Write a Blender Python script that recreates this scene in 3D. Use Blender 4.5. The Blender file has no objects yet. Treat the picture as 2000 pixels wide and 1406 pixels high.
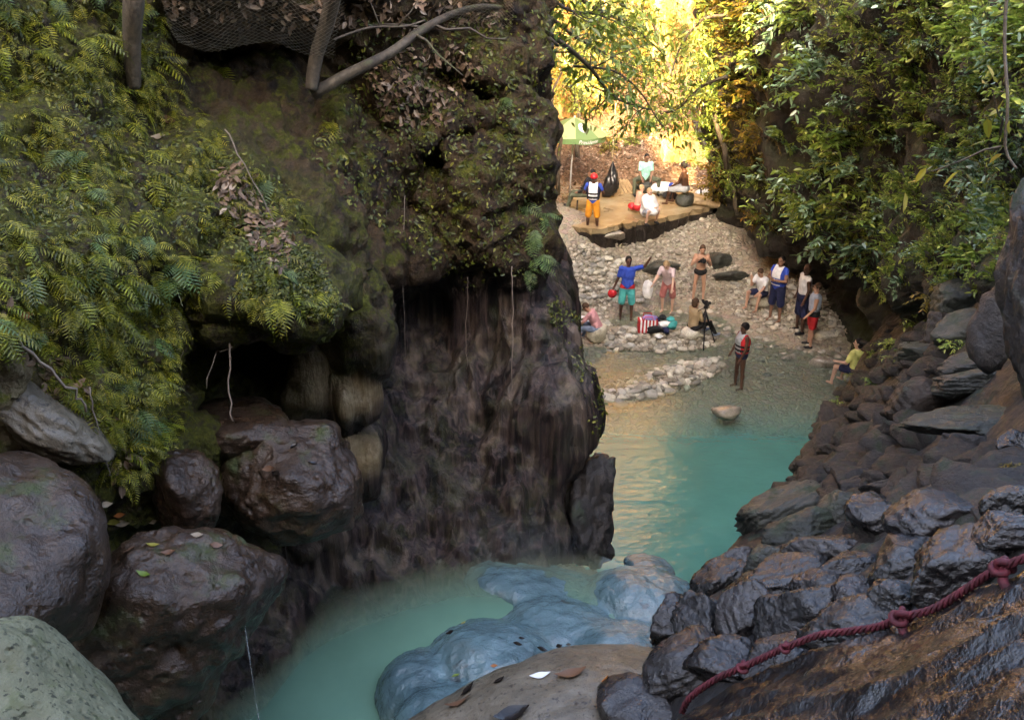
import bpy, bmesh, math, random
import numpy as np
from mathutils import Vector, Matrix, Euler, Quaternion
from mathutils.bvhtree import BVHTree

# ------------------------------------------------------------------ camera, sky, sun, exposure
SC = bpy.context.scene
COL = SC.collection
PITCH = math.radians(24.75); CP, SP = math.cos(PITCH), math.sin(PITCH)
CAMZ = 10.0; FPX = 1850.0
cam = bpy.data.cameras.new('camera'); cam.sensor_width = 36; cam.lens = 36 * FPX / 2000
cam.clip_start = 0.05; cam.clip_end = 500
camo = bpy.data.objects.new('camera', cam); COL.objects.link(camo)
camo.location = (0, 0, CAMZ); camo.rotation_euler = (math.pi / 2 - PITCH, 0, 0)
SC.camera = camo
SUN_EL = math.radians(25); SUN_AZ = math.radians(188)      # compass direction the sun stands in (0 = +Y, clockwise)
w = bpy.data.worlds.new('World'); SC.world = w; w.use_nodes = True
wt = w.node_tree; wt.nodes.clear()
sky = wt.nodes.new('ShaderNodeTexSky'); sky.sky_type = 'NISHITA'; sky.sun_disc = False
sky.air_density = 0.8; sky.dust_density = 6.0; sky.ozone_density = 0.0
sky.sun_elevation = SUN_EL; sky.sun_rotation = SUN_AZ
bg = wt.nodes.new('ShaderNodeBackground'); bg.inputs['Strength'].default_value = 0.15
wo = wt.nodes.new('ShaderNodeOutputWorld')
wt.links.new(sky.outputs[0], bg.inputs[0]); wt.links.new(bg.outputs[0], wo.inputs[0])
sl = bpy.data.lights.new('sun', 'SUN'); sl.energy = 3.6; sl.angle = math.radians(0.6); sl.color = (1, 0.71, 0.36)
so = bpy.data.objects.new('sun', sl); COL.objects.link(so)
sdir = Vector((math.sin(SUN_AZ) * math.cos(SUN_EL), math.cos(SUN_AZ) * math.cos(SUN_EL), math.sin(SUN_EL)))
so.rotation_euler = sdir.to_track_quat('Z', 'Y').to_euler(); so.location = (0, -30, 40)
SC.view_settings.view_transform = 'Standard'; SC.view_settings.look = 'None'
SC.view_settings.exposure = 3.65; SC.view_settings.gamma = 1.0
SC.cycles.max_bounces = 5; SC.cycles.diffuse_bounces = 2; SC.cycles.glossy_bounces = 2
SC.cycles.transparent_max_bounces = 12; SC.cycles.transmission_bounces = 4
SC.cycles.caustics_reflective = False; SC.cycles.caustics_refractive = False
SC.cycles.sample_clamp_indirect = 4.0; SC.cycles.use_adaptive_sampling = True; SC.cycles.adaptive_threshold = 0.02; SC.cycles.use_denoising = True

# ------------------------------------------------------------------ helpers
RNG = np.random.default_rng(7); random.seed(7)
def ray(u, v):
    a = (v - 703) / FPX; b = (u - 1000) / FPX
    return np.array([b, CP - a * SP, -SP - a * CP])
def P(u, v, t): return np.array([0, 0, CAMZ]) + ray(u, v) * t          # point at a chosen distance
def PZ(u, v, z):
    r = ray(u, v); return np.array([0, 0, CAMZ]) + r * ((z - CAMZ) / r[2])
def PX(p):                                                             # where a point shows
    d = np.asarray(p) - np.array([0, 0, CAMZ]); t = d[1] * CP - d[2] * SP; up = d[1] * SP + d[2] * CP
    return 1000 + FPX * d[0] / t, 703 - FPX * up / t, t
_perm = np.random.default_rng(3).permutation(256).astype(np.int32)
_grad = np.random.default_rng(4).normal(size=(256, 3)); _grad /= np.linalg.norm(_grad, axis=1)[:, None]
def noise(p):
    p = np.asarray(p, float); i = np.floor(p).astype(np.int64); f = p - i
    u = f * f * f * (f * (f * 6 - 15) + 10); r = np.zeros(len(p))
    for dx in (0, 1):
        for dy in (0, 1):
            for dz in (0, 1):
                h = _perm[(_perm[(_perm[(i[:, 0] + dx) & 255] + i[:, 1] + dy) & 255] + i[:, 2] + dz) & 255]
                g = _grad[h]
                dot = g[:, 0] * (f[:, 0] - dx) + g[:, 1] * (f[:, 1] - dy) + g[:, 2] * (f[:, 2] - dz)
                wx = u[:, 0] if dx else 1 - u[:, 0]; wy = u[:, 1] if dy else 1 - u[:, 1]; wz = u[:, 2] if dz else 1 - u[:, 2]
                r += dot * wx * wy * wz
    return r * 1.6
def fbm(p, o=4, gain=.5):
    r = 0; a = 1.0; p = np.asarray(p, float)
    for k in range(o): r = r + a * noise(p + k * 17.3); p = p * 2.03; a *= gain
    return r
def ridge(p, o=3):
    r = 0; a = 1.0; p = np.asarray(p, float)
    for k in range(o): r = r + a * (1 - 2 * np.abs(noise(p + k * 9.1))); p = p * 2.1; a *= .5
    return r
def sstep(a, b, x):
    t = np.clip((x - a) / (b - a), 0, 1); return t * t * (3 - 2 * t)

def mesh_np(name, v, f, smooth=True, mats=None, mi=None):
    """v (n,3); f (m,k) array or list of arrays with different k"""
    fs = f if isinstance(f, list) else [f]
    fs = [np.asarray(x, np.int32) for x in fs if len(x)]
    me = bpy.data.meshes.new(name); v = np.asarray(v, np.float32)
    me.vertices.add(len(v)); me.vertices.foreach_set('co', v.ravel())
    nl = sum(x.size for x in fs); npol = sum(len(x) for x in fs)
    me.loops.add(nl); me.loops.foreach_set('vertex_index', np.concatenate([x.ravel() for x in fs]))
    me.polygons.add(npol)
    tot = np.concatenate([np.full(len(x), x.shape[1], np.int32) for x in fs])
    st = np.concatenate([[0], np.cumsum(tot)[:-1]]).astype(np.int32)
    me.polygons.foreach_set('loop_start', st)
    try: me.polygons.foreach_set('loop_total', tot)
    except Exception: pass
    me.polygons.foreach_set('use_smooth', np.full(npol, smooth))
    for m in (mats or []): me.materials.append(m)
    if mi is not None: me.polygons.foreach_set('material_index', np.asarray(mi, np.int32))
    me.update(calc_edges=True); me.validate()
    return me
def vnormals(v, f):
    f = np.asarray(f); n = np.zeros_like(v); k = f.shape[1]
    a = v[f[:, 1]] - v[f[:, 0]]; b = v[f[:, k - 1]] - v[f[:, 0]]; c = np.cross(a, b)
    if k == 4: c = np.cross(v[f[:, 2]] - v[f[:, 0]], v[f[:, 3]] - v[f[:, 1]])
    for j in range(k): np.add.at(n, f[:, j], c)
    return n / (np.linalg.norm(n, axis=1)[:, None] + 1e-12)
def obj(name, me, mat=None, parent=None, loc=None, label=None, cat=None, group=None, kind=None, rot=None, scale=None):
    o = bpy.data.objects.new(name, me); COL.objects.link(o)
    if me is not None and mat is not None and not me.materials: me.materials.append(mat)
    if parent is not None: o.parent = parent
    if loc is not None: o.location = [float(x) for x in loc]
    if rot is not None: o.rotation_euler = rot
    if scale is not None: o.scale = scale
    tag(o, label, cat, group, kind)
    return o
def tag(o, label=None, cat=None, group=None, kind=None):
    for k, x in (('label', label), ('category', cat), ('group', group), ('kind', kind)):
        if x: o[k] = x
    return o
def thing(name, label, cat, loc=(0, 0, 0), group=None, rot=None):
    return obj(name, None, None, None, loc, label, cat, group, None, rot)

def surface_nets(d, org, h):
    s = d < 0; nx, ny, nz = d.shape
    c = np.zeros((nx - 1, ny - 1, nz - 1), np.int8)
    offs = [(i, j, k) for i in (0, 1) for j in (0, 1) for k in (0, 1)]
    for i, j, k in offs: c += s[i:nx - 1 + i, j:ny - 1 + j, k:nz - 1 + k]
    ids = np.flatnonzero(((c > 0) & (c < 8)).ravel()); I, J, K = np.unravel_index(ids, c.shape)
    cv = {o: d[I + o[0], J + o[1], K + o[2]].astype(float) for o in offs}
    pos = np.zeros((len(ids), 3)); cnt = np.zeros(len(ids))
    for o in offs:
        for ax in range(3):
            if o[ax]: continue
            q = list(o); q[ax] = 1; q = tuple(q); a, b = cv[o], cv[q]
            m = (a < 0) != (b < 0); t = np.where(m, a / np.where(m, a - b, 1), 0)
            p = np.tile(np.array(o, float), (len(ids), 1)); p[:, ax] = t
            pos[m] += p[m]; cnt[m] += 1
    v = (pos / cnt[:, None] + np.stack([I, J, K], 1)) * h + org
    lut = np.full(c.size, -1, np.int32); lut[ids] = np.arange(len(ids)); lut = lut.reshape(c.shape); quads = []
    for ax in range(3):
        sl0 = [slice(None)] * 3; sl1 = [slice(None)] * 3; sl0[ax] = slice(0, -1); sl1[ax] = slice(1, None)
        A, B = s[tuple(sl0)], s[tuple(sl1)]
        e = A != B; a1, a2 = [(1, 2), (2, 0), (0, 1)][ax]
        idx = np.argwhere(e)
        ok = (idx[:, a1] > 0) & (idx[:, a2] > 0) & (idx[:, a1] < d.shape[a1] - 1) & (idx[:, a2] < d.shape[a2] - 1); idx = idx[ok]
        def cell(d1, d2):
            q = idx.copy(); q[:, a1] += d1; q[:, a2] += d2; return lut[q[:, 0], q[:, 1], q[:, 2]]
        q = np.stack([cell(-1, -1), cell(0, -1), cell(0, 0), cell(-1, 0)], 1)
        fl = ~A[idx[:, 0], idx[:, 1], idx[:, 2]]; q[fl] = q[fl][:, ::-1]; quads.append(q)
    return v, np.concatenate(quads)

class Grid:
    """a solid described by distances on a grid: add and cut blobs, then mesh it"""
    def __init__(g, lo, hi, h):
        g.lo = np.array(lo, float); g.h = h; g.n = np.ceil((np.array(hi) - g.lo) / h).astype(int) + 1
        g.d = np.full(g.n, 10., np.float32)
        g.ax = [g.lo[i] + h * np.arange(g.n[i]) for i in range(3)]
    def box(g, lo, hi):
        a = np.clip(np.floor((np.array(lo) - g.lo) / g.h).astype(int), 0, g.n - 1); b = np.clip(np.ceil((np.array(hi) - g.lo) / g.h).astype(int) + 1, 1, g.n)
        sl = tuple(slice(a[i], b[i]) for i in range(3))
        X = g.ax[0][sl[0]][:, None, None]; Y = g.ax[1][sl[1]][None, :, None]; Z = g.ax[2][sl[2]][None, None, :]
        return sl, X, Y, Z
    def comb(g, sl, e, k, op):
        a = g.d[sl]
        if a.size == 0: return
        e = e.astype(np.float32)
        if op == 'cut': e = -e; hh = np.maximum(k - np.abs(a - e), 0) / k; g.d[sl] = np.maximum(a, e) + hh * hh * k / 4
        else: hh = np.maximum(k - np.abs(a - e), 0) / k; g.d[sl] = np.minimum(a, e) - hh * hh * k / 4
    def ell(g, c, r, k=.1, op='add', R=None):
        c = np.asarray(c, float); r = np.asarray(r, float); m = r.max() + k + 2 * g.h
        sl, X, Y, Z = g.box(c - m, c + m); X = X - c[0]; Y = Y - c[1]; Z = Z - c[2]
        if R is not None:
            R = np.asarray(R)
            X, Y, Z = [R[0, i] * X + R[1, i] * Y + R[2, i] * Z for i in range(3)]
        k0 = np.sqrt((X / r[0])**2 + (Y / r[1])**2 + (Z / r[2])**2); k1 = np.sqrt((X / r[0]**2)**2 + (Y / r[1]**2)**2 + (Z / r[2]**2)**2)
        g.comb(sl, k0 * (k0 - 1) / np.maximum(k1, 1e-6), k, op)
    def cone(g, a, b, ra, rb, k=.03, op='add', flat=1.0):
        a = np.asarray(a, float); b = np.asarray(b, float); m = max(ra, rb) + k + 2 * g.h
        sl, X, Y, Z = g.box(np.minimum(a, b) - m, np.maximum(a, b) + m)
        ab = b - a; L = (ab * ab).sum() + 1e-9
        t = np.clip(((X - a[0]) * ab[0] + (Y - a[1]) * ab[1] + (Z - a[2]) * ab[2]) / L, 0, 1)
        d = np.sqrt((X - a[0] - t * ab[0])**2 + (Y - a[1] - t * ab[1])**2 + (Z - a[2] - t * ab[2])**2) - (ra + (rb - ra) * t)
        g.comb(sl, d, k, op)
    def mesh(g):
        g.d[0] = g.d[-1] = 1; g.d[:, 0] = g.d[:, -1] = 1; g.d[:, :, 0] = g.d[:, :, -1] = 1
        return surface_nets(g.d, g.lo, g.h)

def tps(pts, val, reg=1e-3):
    """thin plate spline through scattered points"""
    pts = np.asarray(pts, float); n = len(pts)
    def U(r2): return np.where(r2 > 1e-12, r2 * np.log(r2 + 1e-12), 0)
    A = U(((pts[:, None] - pts[None])**2).sum(-1)) + reg * np.eye(n)
    Q = np.c_[np.ones(n), pts]; m = Q.shape[1]
    S = np.block([[A, Q], [Q.T, np.zeros((m, m))]]); c = np.linalg.solve(S, np.r_[val, np.zeros(m)])
    def f(x):
        x = np.asarray(x, float); out = np.empty(len(x))
        for i in range(0, len(x), 200000):
            y = x[i:i + 200000]; out[i:i + 200000] = U(((y[:, None] - pts[None])**2).sum(-1)) @ c[:n] + np.c_[np.ones(len(y)), y] @ c[n:]
        return out
    return f
def grid_faces(nx, ny):
    i = np.arange(nx * ny).reshape(nx, ny)
    return np.stack([i[:-1, :-1].ravel(), i[1:, :-1].ravel(), i[1:, 1:].ravel(), i[:-1, 1:].ravel()], 1)
def catmull(p, t):
    p = np.asarray(p, float); n = len(p); t = np.clip(t, 0, n - 1 - 1e-6); i = t.astype(int); f = (t - i)[:, None]
    g = lambda k: p[np.clip(k, 0, n - 1)]
    a, b, c, d = g(i - 1), g(i), g(i + 1), g(i + 2)
    sh = (len(t),) + (1,) * (p.ndim - 1); f = (t - i).reshape(sh)
    return .5 * (2 * b + (c - a) * f + (2 * a - 5 * b + 4 * c - d) * f**2 + (-a + 3 * b - 3 * c + d) * f**3)
def tube(path, rad, seg=6, cap=True):
    """tube along a path; rad number or list"""
    p = np.asarray(path, float); n = len(p); r = np.broadcast_to(np.asarray(rad, float), (n,))
    tn = np.gradient(p, axis=0); tn /= np.linalg.norm(tn, axis=1)[:, None] + 1e-12
    up = np.array([0, 0, 1.]) if abs(tn[0, 2]) < .9 else np.array([1., 0, 0]); vs = []
    for i in range(n):
        a = np.cross(tn[i], up); a /= np.linalg.norm(a) + 1e-12; b = np.cross(a, tn[i]); up = b
        th = np.arange(seg) * 2 * math.pi / seg
        vs.append(p[i] + r[i] * (np.cos(th)[:, None] * a + np.sin(th)[:, None] * b))
    v = np.concatenate(vs); f = []
    for i in range(n - 1):
        for j in range(seg):
            k = (j + 1) % seg; f.append((i * seg + j, i * seg + k, (i + 1) * seg + k, (i + 1) * seg + j))
    if cap:
        v = np.r_[v, p[:1], p[-1:]]; c0 = len(v) - 2
        for j in range(seg):
            k = (j + 1) % seg; f.append((c0, k, j, j)); f.append((c0 + 1, (n - 1) * seg + j, (n - 1) * seg + k, (n - 1) * seg + k))
    return v, f
class MB:
    """collects shapes into one mesh"""
    def __init__(s): s.v = []; s.f = []; s.m = []; s.n = 0
    def add(s, v, f, mi=0):
        v = np.asarray(v, float)
        for q in f:
            t = []
            for x in q:
                if int(x) + s.n not in t: t.append(int(x) + s.n)
            if len(t) > 2: s.f.append(t); s.m.append(mi)
        s.v.append(v); s.n += len(v); return s
    def tube(s, path, rad, seg=6, mi=0): v, f = tube(path, rad, seg); return s.add(v, f, mi)
    def box(s, c, d, R=None, mi=0):
        v = np.array([[x, y, z] for x in (-.5, .5) for y in (-.5, .5) for z in (-.5, .5)]) * np.array(d)
        if R is not None: v = v @ np.array(R).T
        return s.add(v + np.array(c), [(0, 1, 3, 2), (4, 6, 7, 5), (0, 4, 5, 1), (2, 3, 7, 6), (0, 2, 6, 4), (1, 5, 7, 3)], mi)
    def mesh(s, name, mats=None, smooth=True):
        me = bpy.data.meshes.new(name); me.from_pydata(np.concatenate(s.v).tolist(), [], s.f)
        for m in (mats or []): me.materials.append(m)
        me.polygons.foreach_set('material_index', s.m); me.polygons.foreach_set('use_smooth', [smooth] * len(s.f)); me.update()
        return me
def bvh(v, f): return BVHTree.FromPolygons(np.asarray(v).tolist(), np.asarray(f).tolist())
def hit(trees, u, v):
    d = Vector(ray(u, v)); best = None
    for t in trees:
        r = t.ray_cast(Vector((0, 0, CAMZ)), d.normalized())
        if r[0] is not None and (best is None or r[3] < best[2]): best = (np.array(r[0]), np.array(r[1]), r[3])
    return best
def orient(up, twist=0.0, fwd=None):
    """matrix whose z axis is up"""
    q = Vector(up).to_track_quat('Z', 'Y'); return q @ Quaternion((0, 0, 1), twist)

# ------------------------------------------------------------------ materials
DETAIL = 6.0
class N:
    def __init__(s, name):
        s.m = bpy.data.materials.new(name); s.m.use_nodes = True; s.t = s.m.node_tree; s.t.nodes.clear()
        s.out = s.t.nodes.new('ShaderNodeOutputMaterial')
    def n(s, typ, **kw):
        x = s.t.nodes.new('ShaderNode' + typ)
        for k, v in kw.items(): setattr(x, k, v)
        return x
    def put(s, sock, v):
        if isinstance(v, bpy.types.NodeSocket): s.t.links.new(v, sock)
        else:
            if isinstance(v, tuple) and len(v) == 3 and sock.type == 'RGBA': v = (*v, 1)
            sock.default_value = v
    def coord(s, scale=(1, 1, 1), out='Object'):
        c = s.n('TexCoord'); m = s.n('Mapping'); s.t.links.new(c.outputs[out], m.inputs[0]); m.inputs['Scale'].default_value = scale
        return m.outputs[0]
    def noise(s, vec, scale=5, detail=5, rough=.55, dist=0):
        x = s.n('TexNoise'); s.put(x.inputs['Vector'], vec); x.inputs['Scale'].default_value = scale; x.inputs['Detail'].default_value = min(detail, DETAIL)
        x.inputs['Roughness'].default_value = rough; x.inputs['Distortion'].default_value = dist; return x.outputs[0]
    def vor(s, vec, scale=5, feature='F1', out='Distance', rnd=1):
        x = s.n('TexVoronoi', feature=feature); s.put(x.inputs['Vector'], vec); x.inputs['Scale'].default_value = scale; x.inputs['Randomness'].default_value = rnd
        return x.outputs[out]
    def ramp(s, fac, stops):
        x = s.n('ValToRGB'); s.put(x.inputs[0], fac); e = x.color_ramp.elements
        while len(e) < len(stops): e.new(.5)
        for k, (p, c) in zip(e, stops): k.position = p; k.color = (*c, 1) if isinstance(c, tuple) else (c, c, c, 1)
        return x.outputs[0]
    def mix(s, fac, a, b, mode='MIX'):
        x = s.n('Mix', data_type='RGBA', blend_type=mode); s.put(x.inputs[0], fac); s.put(x.inputs[6], a); s.put(x.inputs[7], b); return x.outputs[2]
    def math(s, op, a, b=0.0):
        x = s.n('Math', operation=op); s.put(x.inputs[0], a); s.put(x.inputs[1], b); return x.outputs[0]
    def rng(s, v, a, b, c=0.0, d=1.0):
        x = s.n('MapRange'); s.put(x.inputs[0], v)
        for i, q in enumerate((a, b, c, d)): x.inputs[i + 1].default_value = q
        return x.outputs[0]
    def bump(s, h, strength=.5, dist=.02, nrm=None):
        x = s.n('Bump'); s.put(x.inputs['Height'], h); x.inputs['Strength'].default_value = strength; x.inputs['Distance'].default_value = dist
        if nrm is not None: s.put(x.inputs['Normal'], nrm)
        return x.outputs[0]
    def nz(s):
        g = s.n('NewGeometry'); x = s.n('SeparateXYZ'); s.t.links.new(g.outputs['Normal'], x.inputs[0]); return x.outputs[2]
    def geo(s, o): return s.n('NewGeometry').outputs[o]
    def rand(s): return s.n('ObjectInfo').outputs['Random']
    def bsdf(s, color, rough=.6, nrm=None, spec=.5, **kw):
        b = s.n('BsdfPrincipled'); s.put(b.inputs['Base Color'], color); s.put(b.inputs['Roughness'], rough); s.put(b.inputs['Specular IOR Level'], spec)
        if nrm is not None: s.put(b.inputs['Normal'], nrm)
        for k, v in kw.items(): s.put(b.inputs[k], v)
        return b.outputs[0]
    def mixs(s, fac, a, b):
        x = s.n('MixShader'); s.put(x.inputs[0], fac); s.t.links.new(a, x.inputs[1]); s.t.links.new(b, x.inputs[2]); return x.outputs[0]
    def end(s, sh): s.t.links.new(sh, s.out.inputs[0]); return s.m

def rock_mat(name, stops, scale=2.0, rough=(.25, .6), bump=.5, bdist=.03, moss=None, streak=None, spots=None, stretch=(1, 1, 1), fine=40, var=0.0, spec=.5, wetbump=0, pits=0, gain=(1, 1, 1)):
    stops = [(p, tuple(x * g for x, g in zip(q, gain))) for p, q in stops]
    s = N(name); c = s.coord(); cs = s.coord(stretch)
    n1 = s.noise(cs, scale, 7, .6, .3); n2 = s.noise(c, scale * 6, 5, .6); n3 = s.noise(c, fine, 4, .65)
    f = s.math('ADD', s.math('MULTIPLY', n1, .7), s.math('MULTIPLY', n2, .3))
    col = s.ramp(f, stops)
    col = s.mix(s.rng(n3, .35, .7, 0, .55), col, (.02, .017, .015), 'MIX') if spots is None else col
    if streak:
        st = s.noise(s.coord((streak[0], streak[0], streak[0] * .06)), 1.0, 4, .6, .2)
        col = s.mix(1.0, col, s.ramp(st, streak[1]), 'MULTIPLY')
        st2 = s.noise(s.coord((streak[0] * 3.1, streak[0] * 3.1, streak[0] * .12)), 1.0, 3, .6)
        col = s.mix(s.rng(st2, .5, .75, 0, .5), col, (.10, .085, .07))
    if spots:
        v = s.noise(c, spots[0], 3, .5); col = s.mix(s.rng(v, spots[1], spots[1] + .06), col, spots[2])
        v = s.noise(c, spots[0] * .35, 4, .6); col = s.mix(s.rng(v, .55, .7, 0, .6), col, spots[3])
    if var:
        r = s.rand(); hs = s.n('HueSaturation'); s.put(hs.inputs['Value'], s.rng(r, 0, 1, 1 - var, 1 + var)); s.put(hs.inputs['Saturation'], s.rng(s.math('FRACT', s.math('MULTIPLY', r, 7.3)), 0, 1, .6, 1.3)); s.put(hs.inputs['Color'], col); col = hs.outputs[0]
    if moss:
        amt, mc, mc2 = moss; nz = s.nz(); mn = s.noise(c, 2.2, 6, .65)
        mf = s.math('MULTIPLY', s.rng(nz, -.15, .6), s.rng(mn, .62 - amt * .35, .72 - amt * .3))
        col = s.mix(mf, col, s.mix(s.noise(c, 26, 4, .7), mc, mc2))
    h = s.math('ADD', s.math('MULTIPLY', s.noise(c, scale * 4, 8, .65), 1.0), s.math('MULTIPLY', n3, .25))
    if pits: h = s.math('SUBTRACT', h, s.math('MULTIPLY', s.rng(s.vor(c, pits), .0, .3, 1, 0), .5))
    if wetbump: h = s.math('ADD', h, s.math('MULTIPLY', s.noise(s.coord((1, 1, 2.2)), wetbump, 2, .5, .8), .012 / bdist * .9))
    nb = s.bump(h, bump, bdist)
    r = s.rng(s.noise(c, scale * 1.7, 5, .6), .35, .65, rough[0], rough[1])
    if moss: r = s.math('MAXIMUM', r, s.math('MULTIPLY', mf, .9))
    return s.end(s.bsdf(col, r, nb, spec))
def leaf_mat(name, c1, c2, c3=None, trans=.3, rough=.35, obvar=True):
    s = N(name); r = s.geo('Random Per Island')
    col = s.mix(r, c1, c2)
    if c3: col = s.mix(s.rng(s.math('FRACT', s.math('MULTIPLY', r, 13.7)), .86, .9), col, c3)
    if obvar:
        hs = s.n('HueSaturation'); q = s.rand(); s.put(hs.inputs['Value'], s.rng(q, 0, 1, .65, 1.35)); s.put(hs.inputs['Hue'], s.rng(s.math('FRACT', s.math('MULTIPLY', q, 5.7)), 0, 1, .475, .52)); s.put(hs.inputs['Color'], col); col = hs.outputs[0]
    b = s.bsdf(col, rough, None, .5); t = s.n('BsdfTranslucent'); s.put(t.inputs[0], s.mix(.5, col, (.25, .3, .02), 'MIX'))
    return s.end(s.mixs(trans, b, t.outputs[0]))
def plain(name, col, rough=.7, bumpscale=0, var=.0, spec=.4, **kw):
    s = N(name); c = s.coord(); n = s.noise(c, 9, 4, .6)
    k = s.mix(s.rng(n, .3, .7, 0, .35), col, tuple(x * .6 for x in col))
    nb = s.bump(s.noise(c, bumpscale or 30, 4, .6), .25, .01)
    return s.end(s.bsdf(k, rough, nb, spec, **kw))
# ------------------------------------------------------------------ rock and water materials
M = {}
def zone_cliff():
    s = N('cliff_rock'); c = s.coord(); att = lambda k: s.n('Attribute', attribute_name=k).outputs['Fac']
    n1 = s.noise(c, 1.9, 8, .72, .6); n2 = s.noise(c, 11, 6, .72); n3 = s.noise(c, 45, 4, .65)
    f = s.math('ADD', s.math('MULTIPLY', n1, .65), s.math('MULTIPLY', n2, .35))
    base = s.ramp(f, [(.39, (.004, .002, .001)), (.46, (.022, .012, .005)), (.53, (.062, .037, .016)), (.60, (.026, .016, .007)), (.70, (.14, .095, .045))])
    tan = s.ramp(f, [(.34, (.035, .023, .010)), (.5, (.135, .098, .052)), (.66, (.27, .215, .13))])
    ws = s.coord((4.5, 4.5, .09)); ws2 = s.coord((17, 17, .3))
    fl = s.ramp(s.noise(ws, 1, 3, .5, .05), [(.36, (.003, .002, .002)), (.43, (.014, .009, .009)), (.48, (.055, .036, .031)), (.53, (.015, .010, .011)), (.59, (.046, .033, .027)), (.67, (.12, .086, .064))])  # streaked rock colour that also paints in shading the flutes lack
    fl = s.mix(s.rng(s.noise(ws2, 1, 3, .6), .54, .70, 0, .55), fl, (.10, .072, .056))
    fl = s.mix(s.rng(s.noise(c, 2.4, 4, .6), .5, .7, 0, .45), fl, (.032, .036, .022))
    col = s.mix(att('flute'), base, fl); col = s.mix(att('pale'), col, tan)
    soil = s.ramp(s.noise(c, 14, 6, .7), [(.38, (.004, .003, .002)), (.5, (.020, .012, .006)), (.7, (.07, .046, .025))])
    col = s.mix(s.math('MULTIPLY', att('bank'), .85), col, soil)
    nz = s.nz(); mn = s.noise(c, 4.5, 7, .78)
    mf = s.math('MULTIPLY', s.rng(nz, -.2, .45), s.rng(mn, .49, .56))
    mf = s.math('MULTIPLY', mf, s.math('SUBTRACT', 1.0, s.math('MULTIPLY', att('flute'), .8)))
    mb = s.math('MULTIPLY', att('bank'), s.rng(s.noise(c, 6, 6, .78), .42, .54, 0, .9)); mf = s.math('MAXIMUM', mf, mb)
    moss = s.ramp(s.noise(c, 34, 5, .75), [(.3, (.018, .019, .002)), (.55, (.065, .066, .006)), (.75, (.15, .145, .014))])
    col = s.mix(mf, col, moss)
    h = s.math('ADD', s.noise(c, 6, 9, .68), s.math('MULTIPLY', n3, .4))
    h = s.math('ADD', h, s.math('MULTIPLY', s.vor(c, 15), .35)); h = s.math('MULTIPLY', h, s.math('SUBTRACT', 1.0, s.math('MULTIPLY', att('flute'), .9))); h = s.math('ADD', h, s.math('MULTIPLY', s.math('MULTIPLY', att('flute'), s.noise(ws2, 1, 4, .6)), .8)); nb = s.bump(h, .9, .06)
    r = s.rng(s.noise(c, 3, 5, .6), .35, .65, .38, .75); r = s.math('MAXIMUM', r, s.math('MULTIPLY', mf, .9))
    return s.end(s.bsdf(col, r, nb, .25))
DETAIL = 9.0; M['cliff'] = zone_cliff(); DETAIL = 6.0
BROWN = [(.3, (.022, .016, .013)), (.45, (.062, .045, .036)), (.56, (.105, .080, .062)), (.72, (.16, .125, .10))]
M['wet_brown'] = rock_mat('wet_brown_rock', BROWN, 2.0, (.14, .62), .7, .045, spec=.5, gain=(.60, .44, .29), moss=(.24, (.02, .03, .008), (.06, .075, .018)), wetbump=22, pits=11)
M['wet_dark'] = rock_mat('wet_dark_rock', [(.3, (.020, .018, .018)), (.46, (.055, .047, .044)), (.58, (.095, .082, .074)), (.74, (.15, .13, .115))], 2.6, (.10, .48), .7, .045, gain=(.20, .18, .20), wetbump=18, var=.4, spec=.8)
M['dry_dark'] = rock_mat('dark_ledge_rock', [(.3, (.020, .018, .017)), (.46, (.055, .048, .043)), (.58, (.10, .088, .078)), (.74, (.17, .15, .13))], 3, (.35, .75), .9, .05, gain=(.30, .24, .20), moss=(.22, (.010, .016, .008), (.03, .040, .018)), var=.35)
M['rope_slab'] = rock_mat('wet_slab_rock', [(.3, (.018, .015, .014)), (.45, (.045, .036, .031)), (.58, (.080, .064, .050)), (.74, (.14, .112, .08))], 1.3, (.07, .34), .6, .06, gain=(.17, .165, .21), wetbump=10, stretch=(1, 1, 1), spec=.7)
M['blue'] = rock_mat('wet_calcite_sky_blue_rock', [(.3, (.10, .13, .14)), (.48, (.17, .225, .24)), (.6, (.24, .30, .31)), (.75, (.34, .36, .33))], 1.8, (.03, .16), .8, .035, gain=(.26, .54, .60), wetbump=10, spots=(5, .66, (.040, .060, .065), (.10, .125, .115)), spec=1.0, var=.12)  # blue of calcite with the reflected sky mixed into the base colour
M['mauve'] = rock_mat('wet_mauve_rock', [(.3, (.10, .095, .10)), (.5, (.17, .16, .165)), (.7, (.25, .24, .24))], 1.6, (.22, .5), .8, .03, gain=(.52, .50, .50), spots=(16, .66, (.04, .04, .045), (.07, .075, .08)), wetbump=10)
M['tan'] = rock_mat('tan_slab_rock', [(.3, (.11, .095, .075)), (.47, (.23, .20, .155)), (.58, (.31, .275, .22)), (.75, (.40, .37, .31))], 2.2, (.25, .6), .9, .025, gain=(.46, .43, .38), spots=(30, .60, (.03, .022, .016), (.075, .06, .042)))
M['pale'] = rock_mat('pale_lichen_rock', [(.3, (.17, .16, .10)), (.48, (.28, .27, .19)), (.6, (.36, .35, .26)), (.75, (.44, .43, .35))], 2.6, (.5, .85), 1.0, .03, gain=(.42, .42, .33), pits=16, spots=(34, .58, (.030, .030, .014), (.075, .085, .025)))
M['slate'] = rock_mat('mossy_grey_rock', [(.3, (.03, .04, .036)), (.5, (.075, .085, .075)), (.7, (.14, .145, .125))], 2.5, (.25, .65), .8, .04, gain=(.5, .5, .46), moss=(.42, (.012, .020, .010), (.04, .055, .028)), var=.3)
M['cobble'] = rock_mat('river_cobble', [(.25, (.20, .185, .155)), (.5, (.44, .42, .35)), (.75, (.62, .59, .50))], 2.0, (.5, .8), .5, .015, var=.55)
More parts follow.
